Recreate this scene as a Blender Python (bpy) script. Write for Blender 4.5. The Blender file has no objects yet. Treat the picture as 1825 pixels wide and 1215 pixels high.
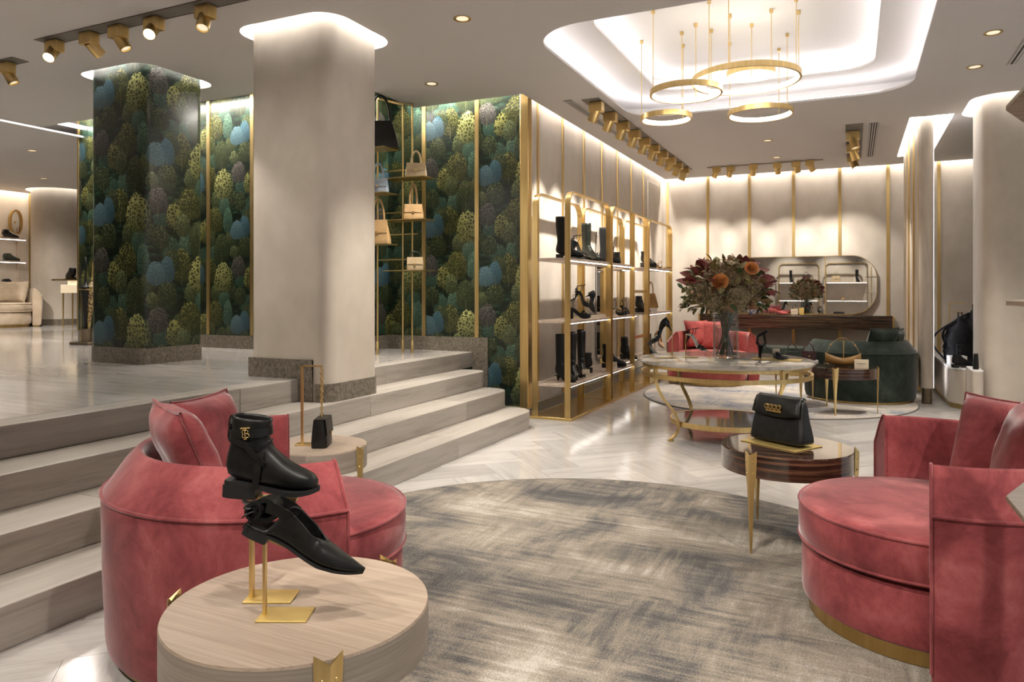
import bpy, bmesh, math, random
from mathutils import Vector, Matrix, Euler
random.seed(7)
PI = math.pi
scene = bpy.context.scene
C = scene.collection
R_ = math.radians

# ---------------------------------------------------------------- camera
cam_d = bpy.data.cameras.new('camera')
cam_d.sensor_width = 36.0
cam_d.lens = 36.0 * 1290.0 / 1825.0
cam_d.shift_y = -(607.5 - 520.0) / 1825.0
cam_d.clip_start = 0.05
cam = bpy.data.objects.new('camera', cam_d)
C.objects.link(cam)
cam.location = (0, 0, 1.2)
cam.rotation_euler = (PI / 2, 0, math.atan(607.5 / 1290.0))
scene.camera = cam

# ---------------------------------------------------------------- world, exposure
world = bpy.data.worlds.new('world')
scene.world = world
world.use_nodes = True
world.node_tree.nodes['Background'].inputs[0].default_value = (0.90, 0.93, 1.0, 1)
world.node_tree.nodes['Background'].inputs[1].default_value = 0.32
vs = scene.view_settings
vs.view_transform = 'Standard'
vs.look = 'None'
vs.exposure = 0.7
vs.gamma = 1.0
vs.use_curve_mapping = False
cy = scene.cycles
cy.use_denoising = True
cy.max_bounces = 6
cy.diffuse_bounces = 3
cy.glossy_bounces = 3
cy.use_adaptive_sampling = True
cy.adaptive_threshold = .1
cy.adaptive_min_samples = 16
cy.transmission_bounces = 6
cy.sample_clamp_indirect = 4.0
cy.caustics_reflective = False
cy.caustics_refractive = False
ZC = 3.06          # ceiling height
ZU = 0.60          # upper floor height

def area(name, loc, rot, sx, sy, power, col=(1, .9, .78)):
    d = bpy.data.lights.new(name, 'AREA')
    d.shape = 'RECTANGLE'; d.size = sx; d.size_y = sy
    d.energy = power; d.color = col
    o = bpy.data.objects.new(name, d); C.objects.link(o)
    o.location = loc; o.rotation_euler = rot
    return o

def spot(name, loc, target, power, angle=50, blend=.6, col=(1, .93, .84), r=.03):
    d = bpy.data.lights.new(name, 'SPOT')
    d.energy = power; d.spot_size = R_(angle); d.spot_blend = blend
    d.color = col; d.shadow_soft_size = r
    o = bpy.data.objects.new(name, d); C.objects.link(o)
    o.location = loc
    v = Vector(target) - Vector(loc)
    o.rotation_euler = v.to_track_quat('-Z', 'Y').to_euler()
    return o

LK = 1.0
WARM = (1.0, .86, .70)
# strips hidden in the ceiling slots above the walls (graze the wall below)
area('slot_light', (-0.5, 11.985, 3.27), (0, 0, 0), 4.6, .03, 42 * LK, (1, .93, .87))
area('slot_light', (-2.85, 9.1, 3.27), (0, 0, 0), .03, 5.6, 48 * LK, (1, .93, .88))
area('slot_light', (-3.55, 6.30, 3.27), (0, 0, 0), 1.1, .05, 26 * LK, (1, .93, .85))
area('slot_light', (-6.3, 5.5, 3.27), (0, 0, 0), 4.0, .05, 70 * LK, (1, .93, .85))
area('slot_light', (-8.32, 3.4, 3.27), (0, 0, 0), .06, 4.0, 50 * LK, (1, .93, .85))
area('slot_light', (-14.15, 7.6, 3.27), (0, 0, 0), .04, 4.0, 60 * LK, (1, .86, .7))
# unseen spots without fixtures, added to fill foreground, plaster column and raised floor
for p, t, e in (((-2.9, .1, 3.0), (-1.75, 1.9, .4), 105), ((-.9, -.6, 3.0), (-1.1, 1.5, .4), 100),
                ((.3, .9, 3.0), (-.9, 1.6, .4), 90), ((1.7, 1.0, 3.0), (.5, 2.8, .4), 125),
                ((1.2, 4.8, 3.0), (.3, 3.2, .4), 110), ((-1.0, 1.2, 3.0), (-1.0, 2.8, 0), 150),
                ((-3.6, 2.2, 3.0), (-2.0, 2.1, .5), 45), ((1.6, 2.6, 3.0), (-.3, 3.7, .4), 90),
                ((-4.4, 1.4, 3.0), (-5.0, 1.9, .6), 130), ((-6.5, 1.6, 3.0), (-6.5, 2.5, .6), 160),
                ((-9.5, 3.5, 3.0), (-9.5, 4.5, .6), 160), ((-5.6, 1.9, 3.0), (-3.75, 3.9, 1.1), 60), ((-1.5, 2.4, 3.0), (-3.2, 4.15, 1.3), 40), ((-11.0, 5.5, 3.0), (-12.6, 7.4, .9), 150)):
    spot('fill_spot', p, t, e * 1.0 * LK, 62, .7)

# ---------------------------------------------------------------- mesh builder
class MB:
    def __init__(s): s.v = []; s.f = []; s.uv = None
    def add(s, vs_, fs):
        n = len(s.v); s.v += [tuple(p) for p in vs_]; s.f += [tuple(i + n for i in f) for f in fs]; return s
    def box(s, x0, x1, y0, y1, z0, z1):
        return s.add([(x0,y0,z0),(x1,y0,z0),(x1,y1,z0),(x0,y1,z0),(x0,y0,z1),(x1,y0,z1),(x1,y1,z1),(x0,y1,z1)],
                     [(0,3,2,1),(4,5,6,7),(0,1,5,4),(1,2,6,5),(2,3,7,6),(3,0,4,7)])
    def prism(s, poly, z0, z1, cap=True):
        n = len(poly)
        vs_ = [(x, y, z0) for x, y in poly] + [(x, y, z1) for x, y in poly]
        fs = [(i, (i + 1) % n, n + (i + 1) % n, n + i) for i in range(n)]
        if cap: fs += [tuple(range(n - 1, -1, -1)), tuple(range(n, 2 * n))]
        return s.add(vs_, fs)
    def loops(s, rings, closed=True, cap0=True, cap1=True):
        n = len(rings[0]); vs_ = [p for r in rings for p in r]; fs = []
        for a in range(len(rings) - 1):
            for i in range(n if closed else n - 1):
                j = (i + 1) % n
                fs.append((a*n+i, a*n+j, (a+1)*n+j, (a+1)*n+i))
        if cap0: fs.append(tuple(range(n - 1, -1, -1)))
        if cap1: fs.append(tuple((len(rings)-1)*n + i for i in range(n)))
        return s.add(vs_, fs)
    def lathe(s, prof, seg=32, a0=0, a1=2*PI, c=(0, 0)):
        full = abs(a1 - a0 - 2*PI) < 1e-6
        rings = []
        for r, z in prof:
            rings.append([(c[0]+max(r,1e-5)*math.cos(a0+(a1-a0)*i/(seg if full else seg-1)),
                           c[1]+max(r,1e-5)*math.sin(a0+(a1-a0)*i/(seg if full else seg-1)), z) for i in range(seg)])
        loop_ = prof[0] == prof[-1]
        return s.loops(rings, closed=full, cap0=full and not loop_ and prof[0][0] > 1e-4, cap1=full and not loop_ and prof[-1][0] > 1e-4)
    def tube(s, pts, r, seg=8, caps=True):
        pts = [Vector(p) for p in pts]; rings = []
        t0 = (pts[1]-pts[0]).normalized()
        up = Vector((0,0,1)) if abs(t0.z) < .9 else Vector((1,0,0))
        nrm = t0.cross(up).normalized()
        for i, p in enumerate(pts):
            a = pts[max(i-1,0)]; b = pts[min(i+1,len(pts)-1)]
            t = (b-a).normalized()
            nrm = (nrm - t*nrm.dot(t)).normalized(); bn = t.cross(nrm)
            rr = r[i] if isinstance(r, (list, tuple)) else r
            rings.append([tuple(p + rr*(math.cos(2*PI*k/seg)*nrm + math.sin(2*PI*k/seg)*bn)) for k in range(seg)])
        return s.loops(rings, True, caps, caps)
    def bar(s, pts, w, h, side=(0,1,0), closed=False):
        # flat bar: width w along 'side', thickness h along the in-plane normal
        pts = [Vector(p) for p in pts]; sd = Vector(side).normalized(); rings = []; n = len(pts)
        for i, p in enumerate(pts):
            if closed: a = pts[i-1]; b = pts[(i+1) % n]
            else: a = pts[max(i-1,0)]; b = pts[min(i+1,n-1)]
            t = (b-a).normalized(); nn = t.cross(sd).normalized()
            # mitre length
            k = 1.0
            if 0 < i < n-1 or closed:
                t1 = (p-a).normalized(); k = 1/max(.5, math.sqrt(max(.01,(1+t1.dot((b-p).normalized()))/2)))
            rings.append([tuple(p+sd*w/2+nn*h/2*k), tuple(p-sd*w/2+nn*h/2*k), tuple(p-sd*w/2-nn*h/2*k), tuple(p+sd*w/2-nn*h/2*k)])
        if closed:
            rings.append(rings[0]); return s.loops(rings, True, False, False)
        return s.loops(rings)
    def sphere(s, c, r, seg=12, rings=8, sc=(1,1,1)):
        vs_ = []; fs = []
        for a in range(rings+1):
            th = PI*a/rings
            for k in range(seg):
                ph = 2*PI*k/seg
                vs_.append((c[0]+r*sc[0]*math.sin(th)*math.cos(ph), c[1]+r*sc[1]*math.sin(th)*math.sin(ph), c[2]+r*sc[2]*math.cos(th)))
        for a in range(rings):
            for k in range(seg):
                fs.append((a*seg+k, (a+1)*seg+k, (a+1)*seg+(k+1)%seg, a*seg+(k+1)%seg))
        return s.add(vs_, fs)
    def xf(s, m):
        s.v = [tuple(m @ Vector(p)) for p in s.v]; return s
    def mesh(s, name, smooth=40):
        me = bpy.data.meshes.new(name); me.from_pydata(s.v, [], s.f)
        bm = bmesh.new(); bm.from_mesh(me)
        bmesh.ops.remove_doubles(bm, verts=bm.verts, dist=1e-5)
        bmesh.ops.dissolve_degenerate(bm, edges=bm.edges, dist=1e-6)
        bmesh.ops.recalc_face_normals(bm, faces=bm.faces)
        bm.to_mesh(me); bm.free()
        if smooth:
            me.shade_smooth(); me.set_sharp_from_angle(angle=R_(smooth))
        return me
    def build(s, name, mat, parent=None, loc=(0,0,0), rot=(0,0,0), smooth=40, bevel=0, bseg=2, sub=0, label=None, kind=None):
        me = s.mesh(name, smooth)
        o = bpy.data.objects.new(name, me); C.objects.link(o)
        if mat: me.materials.append(mat)
        if parent: o.parent = parent
        o.location = loc; o.rotation_euler = rot
        if bevel:
            m = o.modifiers.new('edge', 'BEVEL'); m.width = bevel; m.segments = bseg; m.limit_method = 'ANGLE'; m.angle_limit = R_(35)
            if smooth: m.harden_normals = False
        if sub:
            m = o.modifiers.new('sub', 'SUBSURF'); m.levels = sub; m.render_levels = sub
        if label: o['label'] = label
        if kind: o['kind'] = kind
        return o

def empty(name, label=None, cat=None, loc=(0,0,0), rz=0, group=None, rot=None, kind=None):
    o = bpy.data.objects.new(name, None); C.objects.link(o)
    o.empty_display_size = .1
    o.location = loc; o.rotation_euler = rot if rot else (0, 0, rz)
    if label: o['label'] = label
    if cat: o['category'] = cat
    if group: o['group'] = group
    if kind: o['kind'] = kind
    return o
def tag(o, label, cat=None, group=None, kind=None):
    o['label'] = label
    if cat: o['category'] = cat
    if group: o['group'] = group
    if kind: o['kind'] = kind
    return o
def struct(o, label=None):
    o['kind'] = 'structure'
    if label: o['label'] = label
    return o
def dup(root, loc, rot=None, label=None, group=None, scale=None):
    r = root.copy(); C.objects.link(r); r.location = loc
    if rot is not None: r.rotation_euler = rot
    if label: r['label'] = label
    if group: r['group'] = group
    if scale: r.scale = (scale, scale, scale)
    for ch in list(root.children):
        c = ch.copy(); C.objects.link(c); c.parent = r
        for g in ch.children:
            d = g.copy(); C.objects.link(d); d.parent = c
    return r

def rrect(x0, x1, y0, y1, r, n=6):
    pts = []
    for cx_, cy_, a in ((x1-r, y1-r, 0), (x0+r, y1-r, PI/2), (x0+r, y0+r, PI), (x1-r, y0+r, 3*PI/2)):
        for i in range(n+1):
            t = a + PI/2*i/n; pts.append((cx_ + r*math.cos(t), cy_ + r*math.sin(t)))
    return pts
def lerp(a, b, t): return a + (b-a)*t
def table_f(tab, t):
    for (t0, v0), (t1, v1) in zip(tab, tab[1:]):
        if t <= t1:
            k = (t-t0)/(t1-t0) if t1 > t0 else 0
            return v0 + (v1-v0)*max(0, min(1, k))
    return tab[-1][1]

# ---------------------------------------------------------------- materials
def nmat(name):
    m = bpy.data.materials.new(name); m.use_nodes = True
    nt = m.node_tree; b = nt.nodes['Principled BSDF']
    return m, nt, b
def N(nt, t, **kw):
    n = nt.nodes.new(t)
    for k, v in kw.items():
        if k.startswith('i_'):
            n.inputs[int(k[2:])].default_value = v
        else: setattr(n, k, v)
    return n
def L(nt, a, b): nt.links.new(a, b)
def pbsdf(name, col, rough=.5, metal=0, spec=None, coat=0, sheen=0, emit=None, trans=0, ior=None):
    m, nt, b = nmat(name)
    b.inputs['Base Color'].default_value = (*col, 1); b.inputs['Roughness'].default_value = rough
    b.inputs['Metallic'].default_value = metal
    if spec is not None: b.inputs['Specular IOR Level'].default_value = spec
    if coat: b.inputs['Coat Weight'].default_value = coat; b.inputs['Coat Roughness'].default_value = .08
    if sheen: b.inputs['Sheen Weight'].default_value = sheen; b.inputs['Sheen Roughness'].default_value = .4
    if trans: b.inputs['Transmission Weight'].default_value = trans
    if ior: b.inputs['IOR'].default_value = ior
    if emit: b.inputs['Emission Color'].default_value = (*emit[0], 1); b.inputs['Emission Strength'].default_value = emit[1]
    return m
def ramp(nt, stops):
    r = nt.nodes.new('ShaderNodeValToRGB'); e = r.color_ramp.elements
    e[0].position = stops[0][0]; e[0].color = (*stops[0][1], 1)
    e[1].position = stops[-1][0]; e[1].color = (*stops[-1][1], 1)
    for p, c in stops[1:-1]:
        q = e.new(p); q.color = (*c, 1)
    return r
def coords(nt, scale=(1,1,1), kind='Object', rot=(0,0,0)):
    tc = nt.nodes.new('ShaderNodeTexCoord'); mp = nt.nodes.new('ShaderNodeMapping')
    mp.inputs['Scale'].default_value = scale; mp.inputs['Rotation'].default_value = rot
    L(nt, tc.outputs[kind], mp.inputs['Vector']); return mp
def noise_mat(name, stops, scale=(3,3,3), detail=5, rough=.6, nscale=1.0, dist=0, bump=0, bscale=None, kind='Object', rnd=False, metal=0, coat=0, sheen=0, nrough=.55, spec=None):
    m, nt, b = nmat(name)
    mp = coords(nt, scale, kind)
    vec = mp.outputs[0]
    if rnd:
        oi = nt.nodes.new('ShaderNodeObjectInfo')
        mu = N(nt, 'ShaderNodeMath', operation='MULTIPLY', i_1=57.0); L(nt, oi.outputs['Random'], mu.inputs[0])
        ad = N(nt, 'ShaderNodeVectorMath', operation='ADD'); L(nt, vec, ad.inputs[0])
        L(nt, mu.outputs[0], ad.inputs[1]); vec = ad.outputs[0]
    nz = N(nt, 'ShaderNodeTexNoise'); nz.inputs['Scale'].default_value = nscale; nz.inputs['Detail'].default_value = detail
    nz.inputs['Roughness'].default_value = nrough; nz.inputs['Distortion'].default_value = dist
    L(nt, vec, nz.inputs['Vector'])
    r = ramp(nt, stops); L(nt, nz.outputs['Fac'], r.inputs[0])
    col = r.outputs[0]
    if rnd:
        hs = N(nt, 'ShaderNodeHueSaturation')
        mr = N(nt, 'ShaderNodeMapRange', i_3=.90, i_4=1.09); L(nt, oi.outputs['Random'], mr.inputs[0])
        L(nt, mr.outputs[0], hs.inputs['Value']); L(nt, col, hs.inputs['Color']); col = hs.outputs[0]
    L(nt, col, b.inputs['Base Color'])
    b.inputs['Roughness'].default_value = rough; b.inputs['Metallic'].default_value = metal
    if spec is not None: b.inputs['Specular IOR Level'].default_value = spec
    if coat: b.inputs['Coat Weight'].default_value = coat; b.inputs['Coat Roughness'].default_value = .06
    if sheen: b.inputs['Sheen Weight'].default_value = sheen; b.inputs['Sheen Roughness'].default_value = .35
    if bump:
        bp = N(nt, 'ShaderNodeBump'); bp.inputs['Strength'].default_value = bump; bp.inputs['Distance'].default_value = .01
        L(nt, nz.outputs['Fac'], bp.inputs['Height']); L(nt, bp.outputs[0], b.inputs['Normal'])
    return m

M = {}
M['plaster'] = noise_mat('plaster', [(.3, (.50,.435,.355)), (.7, (.61,.54,.455))], (2.2,2.2,1.6), 6, .62, 1.6)
M['ceiling'] = noise_mat('ceiling_paint', [(.3, (.65,.62,.60)), (.7, (.68,.65,.63))], (.6,.6,.6), 3, .8)
M['white'] = pbsdf('white_plaster', (.82,.79,.76), .7)
M['led'] = pbsdf('led', (1,1,1), .5, emit=((1,.96,.92), 5.0))
M['led_soft'] = pbsdf('led_soft', (1,1,1), .5, emit=((1,.94,.87), 5.0))
M['led_coffer'] = pbsdf('led_coffer', (1,1,1), .5, emit=((.98,.95,1.0), 6.5))
M['led_ring'] = pbsdf('led_ring', (1,1,1), .5, emit=((1,.90,.74), 9.0))
M['led_shelf'] = pbsdf('led_shelf', (1,1,1), .5, emit=((1,.93,.85), 4.0))
M['lamp_lit'] = pbsdf('lamp_lit', (1,1,1), .5, emit=((1,.88,.68), 14.0))
M['lamp_dim'] = pbsdf('lamp_dim', (1,.9,.7), .5, emit=((1,.85,.6), .5))
M['brass'] = noise_mat('brushed_brass', [(.3, (.64,.46,.18)), (.7, (.78,.58,.27))], (40,40,1.5), 3, .34, 1, metal=1)
M['brass_dark'] = noise_mat('bronze_brass', [(.3, (.46,.31,.11)), (.7, (.56,.39,.16))], (30,30,2), 3, .34, 1, metal=1)
M['brass_polish'] = pbsdf('polished_brass', (.80,.58,.23), .26, 1)
M['brass_satin'] = pbsdf('satin_brass', (.72,.55,.20), .48, .9)
M['gold'] = pbsdf('gold_hardware', (.86,.62,.26), .18, 1)
M['bronze'] = noise_mat('dark_bronze', [(.3, (.16,.125,.085)), (.7, (.24,.19,.135))], (20,20,4), 3, .4, 1, metal=.8)
M['black_metal'] = pbsdf('black_metal', (.02,.02,.02), .4)
M['dark_gap'] = pbsdf('dark_slot', (.05,.045,.04), .7)
M['slot'] = pbsdf('shaded_slot', (.20,.18,.155), .7)  # ceiling tone darkened to stand for shade inside the recessed tracks

# veined limestone (floor, steps): streaks along local X of each piece
def stone(name, c0, c1, c2, rough=.16, sx=.9, sy=16, rnd=True, sz=16):
    m, nt, b = nmat(name)
    mp = coords(nt, (sx, sy, sz)); oi = nt.nodes.new('ShaderNodeObjectInfo')
    mu = N(nt, 'ShaderNodeMath', operation='MULTIPLY', i_1=83.0); L(nt, oi.outputs['Random'], mu.inputs[0])
    ad = N(nt, 'ShaderNodeVectorMath', operation='ADD'); L(nt, mp.outputs[0], ad.inputs[0]); L(nt, mu.outputs[0], ad.inputs[1])
    n1 = N(nt, 'ShaderNodeTexNoise'); n1.inputs['Scale'].default_value = 1.0; n1.inputs['Detail'].default_value = 7; n1.inputs['Roughness'].default_value = .65; n1.inputs['Distortion'].default_value = .35
    L(nt, ad.outputs[0], n1.inputs['Vector'])
    n2 = N(nt, 'ShaderNodeTexNoise'); n2.inputs['Scale'].default_value = 7.0; n2.inputs['Detail'].default_value = 2
    L(nt, ad.outputs[0], n2.inputs['Vector'])
    mx = N(nt, 'ShaderNodeMath', operation='MULTIPLY_ADD', i_1=.25); L(nt, n2.outputs['Fac'], mx.inputs[0]); L(nt, n1.outputs['Fac'], mx.inputs[2])
    r = ramp(nt, [(.42, c0), (.60, c1), (.80, c2)]); L(nt, mx.outputs[0], r.inputs[0])
    hs = N(nt, 'ShaderNodeHueSaturation'); mr = N(nt, 'ShaderNodeMapRange', i_3=.88, i_4=1.08); L(nt, oi.outputs['Random'], mr.inputs[0])
    L(nt, mr.outputs[0], hs.inputs['Value']); L(nt, r.outputs[0], hs.inputs['Color'])
    L(nt, hs.outputs[0], b.inputs['Base Color']); b.inputs['Roughness'].default_value = rough
    return m
M['floor_tile'] = stone('limestone_floor', (.40,.37,.34), (.495,.465,.435), (.55,.52,.49), .13, 1.6, 16)
M['upper_tile'] = stone('limestone_upper', (.42,.385,.35), (.54,.50,.465), (.61,.575,.54), .10, 1.2, 12)
M['step'] = stone('limestone_step', (.27,.238,.20), (.37,.332,.288), (.43,.39,.345), .34, 14, 1.0, True, 14)
M['grout'] = pbsdf('grout', (.33,.30,.27), .6)
M['base_stone'] = noise_mat('baseboard_stone', [(.35, (.10,.085,.062)), (.5, (.17,.145,.11)), (.68, (.27,.24,.19))], (30,30,22), 4, .32, 2.0, dist=.8)

# ---------------------------------------------------------------- forest wallpaper
def wallpaper():
    P, Q = .66, 1.0
    g = bpy.data.node_groups.new('print_shape', 'ShaderNodeTree')
    def sk(n, io, t, d=None):
        s = g.interface.new_socket(name=n, in_out=io, socket_type=t)
        if d is not None: s.default_value = d
    for n, t in (('Base', 'NodeSocketColor'), ('U', 'NodeSocketFloat'), ('V', 'NodeSocketFloat'), ('CX', 'NodeSocketFloat'), ('CY', 'NodeSocketFloat'),
                 ('RX', 'NodeSocketFloat'), ('RY', 'NodeSocketFloat'), ('Dark', 'NodeSocketColor'), ('Light', 'NodeSocketColor'),
                 ('Tex', 'NodeSocketFloat'), ('Wob', 'NodeSocketFloat'), ('Trunk', 'NodeSocketFloat'), ('Shade', 'NodeSocketFloat')):
        sk(n, 'INPUT', t)
    sk('Color', 'OUTPUT', 'NodeSocketColor')
    gi = g.nodes.new('NodeGroupInput'); go = g.nodes.new('NodeGroupOutput')
    I = gi.outputs
    def mth(op, a, b=None, c=None, clamp=False):
        n = g.nodes.new('ShaderNodeMath'); n.operation = op; n.use_clamp = clamp
        for k, x in enumerate((a, b, c)):
            if x is None: continue
            if isinstance(x, (int, float)): n.inputs[k].default_value = x
            else: g.links.new(x, n.inputs[k])
        return n.outputs[0]
    a = mth('ADD', mth('SUBTRACT', I['U'], I['CX']), P/2 + 20*P)
    col = mth('FLOOR', mth('DIVIDE', a, P))
    du = mth('SUBTRACT', mth('MODULO', a, P), P/2)
    par = mth('MODULO', col, 2)
    sh = mth('MULTIPLY', par, Q/2)
    b = mth('ADD', mth('SUBTRACT', mth('SUBTRACT', I['V'], I['CY']), sh), Q/2 + 20*Q)
    dv = mth('SUBTRACT', mth('MODULO', b, Q), Q/2)
    ex = mth('DIVIDE', du, I['RX']); ey = mth('DIVIDE', dv, I['RY'])
    # egg shape: wider at the bottom
    ex2 = mth('MULTIPLY', ex, mth('MULTIPLY_ADD', ey, .22, 1.0))
    d = mth('SQRT', mth('ADD', mth('POWER', mth('ABSOLUTE', ex2), 2.2), mth('POWER', mth('ABSOLUTE', ey), 2.2)))
    dw = mth('ADD', d, mth('MULTIPLY', mth('SUBTRACT', I['Wob'], .5), .42))
    mask = mth('MULTIPLY', mth('SUBTRACT', 1.0, dw), 14.0, clamp=True)
    # light falls from the upper left of each printed crown (drawn in the print)
    lit = mth('MULTIPLY_ADD', mth('SUBTRACT', ey, mth('MULTIPLY', ex, .35)), .32, .62, clamp=True)
    rim = mth('MULTIPLY', d, .35)
    tone = mth('MULTIPLY', mth('MULTIPLY_ADD', I['Tex'], .93, .07), mth('MULTIPLY', lit, mth('ADD', lit, .15)), clamp=True)
    tone2 = mth('ADD', mth('MULTIPLY', tone, mth('SUBTRACT', 1, I['Shade'])), mth('MULTIPLY', mth('MULTIPLY', lit, lit), I['Shade']), clamp=True)
    mixc = g.nodes.new('ShaderNodeMix'); mixc.data_type = 'RGBA'
    g.links.new(tone2, mixc.inputs[0]); g.links.new(I['Dark'], mixc.inputs[6]); g.links.new(I['Light'], mixc.inputs[7])
    # trunk
    tw = mth('MULTIPLY', mth('SUBTRACT', .035, mth('ABSOLUTE', mth('ADD', ex, mth('MULTIPLY', mth('SUBTRACT', I['Wob'], .5), .1)))), 30, clamp=True)
    ty = mth('MULTIPLY', mth('MULTIPLY', mth('SUBTRACT', -.30, ey), 6, clamp=True), mth('MULTIPLY', mth('ADD', ey, 1.26), 9, clamp=True))
    tm = mth('MULTIPLY', mth('MULTIPLY', tw, ty), I['Trunk'])
    m1 = g.nodes.new('ShaderNodeMix'); m1.data_type = 'RGBA'
    g.links.new(mask, m1.inputs[0]); g.links.new(I['Base'], m1.inputs[6]); g.links.new(mixc.outputs[2], m1.inputs[7])
    m2 = g.nodes.new('ShaderNodeMix'); m2.data_type = 'RGBA'
    g.links.new(tm, m2.inputs[0]); g.links.new(m1.outputs[2], m2.inputs[6]); m2.inputs[7].default_value = (.13,.125,.06,1)
    g.links.new(m2.outputs[2], go.inputs['Color'])

    m, nt, bs = nmat('forest_wallpaper')
    tc = N(nt, 'ShaderNodeTexCoord'); sp = N(nt, 'ShaderNodeSeparateXYZ'); L(nt, tc.outputs['UV'], sp.inputs[0])
    def tex(kind, scale, lo, hi, inv=False, feat='F1', sm=0):
        v = N(nt, 'ShaderNodeTexVoronoi'); v.feature = feat; v.inputs['Scale'].default_value = scale
        L(nt, tc.outputs['UV'], v.inputs['Vector'])
        mr = N(nt, 'ShaderNodeMapRange', i_1=lo, i_2=hi, i_3=(1 if inv else 0), i_4=(0 if inv else 1)); L(nt, v.outputs['Distance'], mr.inputs[0])
        return mr.outputs[0]
    rings = tex('v', 30, .03, .17, True, 'DISTANCE_TO_EDGE')
    ringf = tex('v', 48, .03, .20, True, 'DISTANCE_TO_EDGE')
    dots = tex('v', 110, .25, .5, True)
    dotl = tex('v', 70, .22, .48, True)
    nz = N(nt, 'ShaderNodeTexNoise'); nz.inputs['Scale'].default_value = 34; nz.inputs['Detail'].default_value = 2; L(nt, tc.outputs['UV'], nz.inputs['Vector'])
    wob = nz.outputs['Fac']
    n2 = N(nt, 'ShaderNodeTexNoise'); n2.inputs['Scale'].default_value = 90; n2.inputs['Detail'].default_value = 3; L(nt, tc.outputs['UV'], n2.inputs['Vector'])
    mr = N(nt, 'ShaderNodeMapRange', i_1=.38, i_2=.66, i_3=0, i_4=1); L(nt, n2.outputs['Fac'], mr.inputs[0]); fine = mr.outputs[0]
    mp = N(nt, 'ShaderNodeMapping'); mp.inputs['Scale'].default_value = (9.5, 17, 1); L(nt, tc.outputs['UV'], mp.inputs[0])
    v0 = N(nt, 'ShaderNodeTexVoronoi'); v0.inputs['Scale'].default_value = 1.0; v0.inputs['Randomness'].default_value = .9; L(nt, mp.outputs[0], v0.inputs['Vector'])
    dd = N(nt, 'ShaderNodeVectorMath', operation='SUBTRACT'); L(nt, mp.outputs[0], dd.inputs[0]); L(nt, v0.outputs['Position'], dd.inputs[1])
    sy = N(nt, 'ShaderNodeSeparateXYZ'); L(nt, dd.outputs[0], sy.inputs[0])
    m1 = N(nt, 'ShaderNodeMapRange', i_1=-.15, i_2=.55); L(nt, sy.outputs[1], m1.inputs[0])
    m2 = N(nt, 'ShaderNodeMapRange', i_1=.35, i_2=.72, i_3=1, i_4=0); L(nt, v0.outputs['Distance'], m2.inputs[0])
    mm = N(nt, 'ShaderNodeMath', operation='MULTIPLY'); L(nt, m1.outputs[0], mm.inputs[0]); L(nt, m2.outputs[0], mm.inputs[1])
    m3 = N(nt, 'ShaderNodeMath', operation='MULTIPLY'); L(nt, mm.outputs[0], m3.inputs[0]); m4 = N(nt, 'ShaderNodeMapRange', i_3=.45, i_4=1.0); L(nt, n2.outputs['Fac'], m4.inputs[0]); L(nt, m4.outputs[0], m3.inputs[1])
    r0 = ramp(nt, [(.0, (.003,.008,.004)), (.35, (.010,.030,.016)), (.85, (.085,.150,.095))]); L(nt, m3.outputs[0], r0.inputs[0])
    cur = r0.outputs[0]
    T = dict(rings=rings, ringf=ringf, dots=dots, dotl=dotl, fine=fine)
    YG = ((.020,.025,.006), (.48,.49,.18)); OL = ((.014,.018,.005), (.32,.32,.10)); DG = ((.009,.016,.006), (.17,.20,.085))
    BL = ((.028,.060,.072), (.16,.27,.30)); BD = ((.014,.036,.046), (.10,.21,.26)); GV = ((.016,.016,.015), (.27,.25,.21)); TE = ((.010,.030,.020), (.12,.21,.14))
    HL = ((.003,.010,.006), (.055,.105,.055)); H2 = ((.003,.012,.009), (.045,.105,.070))
    els = [  # cx, cy, rx, ry, tex, colours, trunk, shade
        (.15,.70,.06,.08,'ringf',DG,0,0), (.60,.57,.07,.09,'dots',TE,0,0), (.38,.70,.06,.075,'dotl',DG,0,0), (.02,.42,.06,.08,'dots',DG,0,0), (.36,.27,.06,.085,'fine',DG,0,0), (.56,.18,.08,.10,'dotl',DG,0,0), (.10,.12,.065,.09,'ringf',TE,0,0), (.50,.83,.06,.075,'dots',TE,0,0),
        (.50,.66,.065,.085,'dotl',DG,1,0), (.27,.62,.065,.085,'fine',TE,1,0), (.47,.97,.08,.10,'dots',GV,1,0), (.05,.93,.085,.125,'dotl',OL,1,0), (-.06,.96,.07,.09,'dots',DG,1,0),
        (.32,.47,.055,.12,'ringf',TE,1,0), (.13,.47,.095,.125,'dotl',OL,1,.0), (.56,.39,.06,.10,'fine',BD,1,0), (.45,.355,.072,.088,'fine',BL,1,0),
        (.23,.17,.088,.135,'dots',DG,1,0), (.63,.85,.062,.10,'rings',OL,1,0), (.06,.28,.06,.09,'ringf',DG,1,0), (.33,.845,.06,.11,'rings',DG,0,0),
        (.25,.855,.098,.14,'rings',YG,1,0), (.41,.13,.05,.06,'ringf',DG,1,0)]
    for cx_, cy_, rx, ry, t, (dk, lt), tr, shd in els:
        if not shd: rx *= 1.28; ry *= 1.18
        n = nt.nodes.new('ShaderNodeGroup'); n.node_tree = g
        L(nt, cur, n.inputs['Base']); L(nt, sp.outputs[0], n.inputs['U']); L(nt, sp.outputs[1], n.inputs['V'])
        for k, v in (('CX', cx_), ('CY', cy_), ('RX', rx), ('RY', ry), ('Trunk', tr), ('Shade', shd)): n.inputs[k].default_value = v
        n.inputs['Dark'].default_value = (*dk, 1); n.inputs['Light'].default_value = (*lt, 1)
        L(nt, T[t], n.inputs['Tex']); L(nt, wob, n.inputs['Wob'])
        cur = n.outputs[0]
    L(nt, cur, bs.inputs['Base Color']); bs.inputs['Roughness'].default_value = .28
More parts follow.
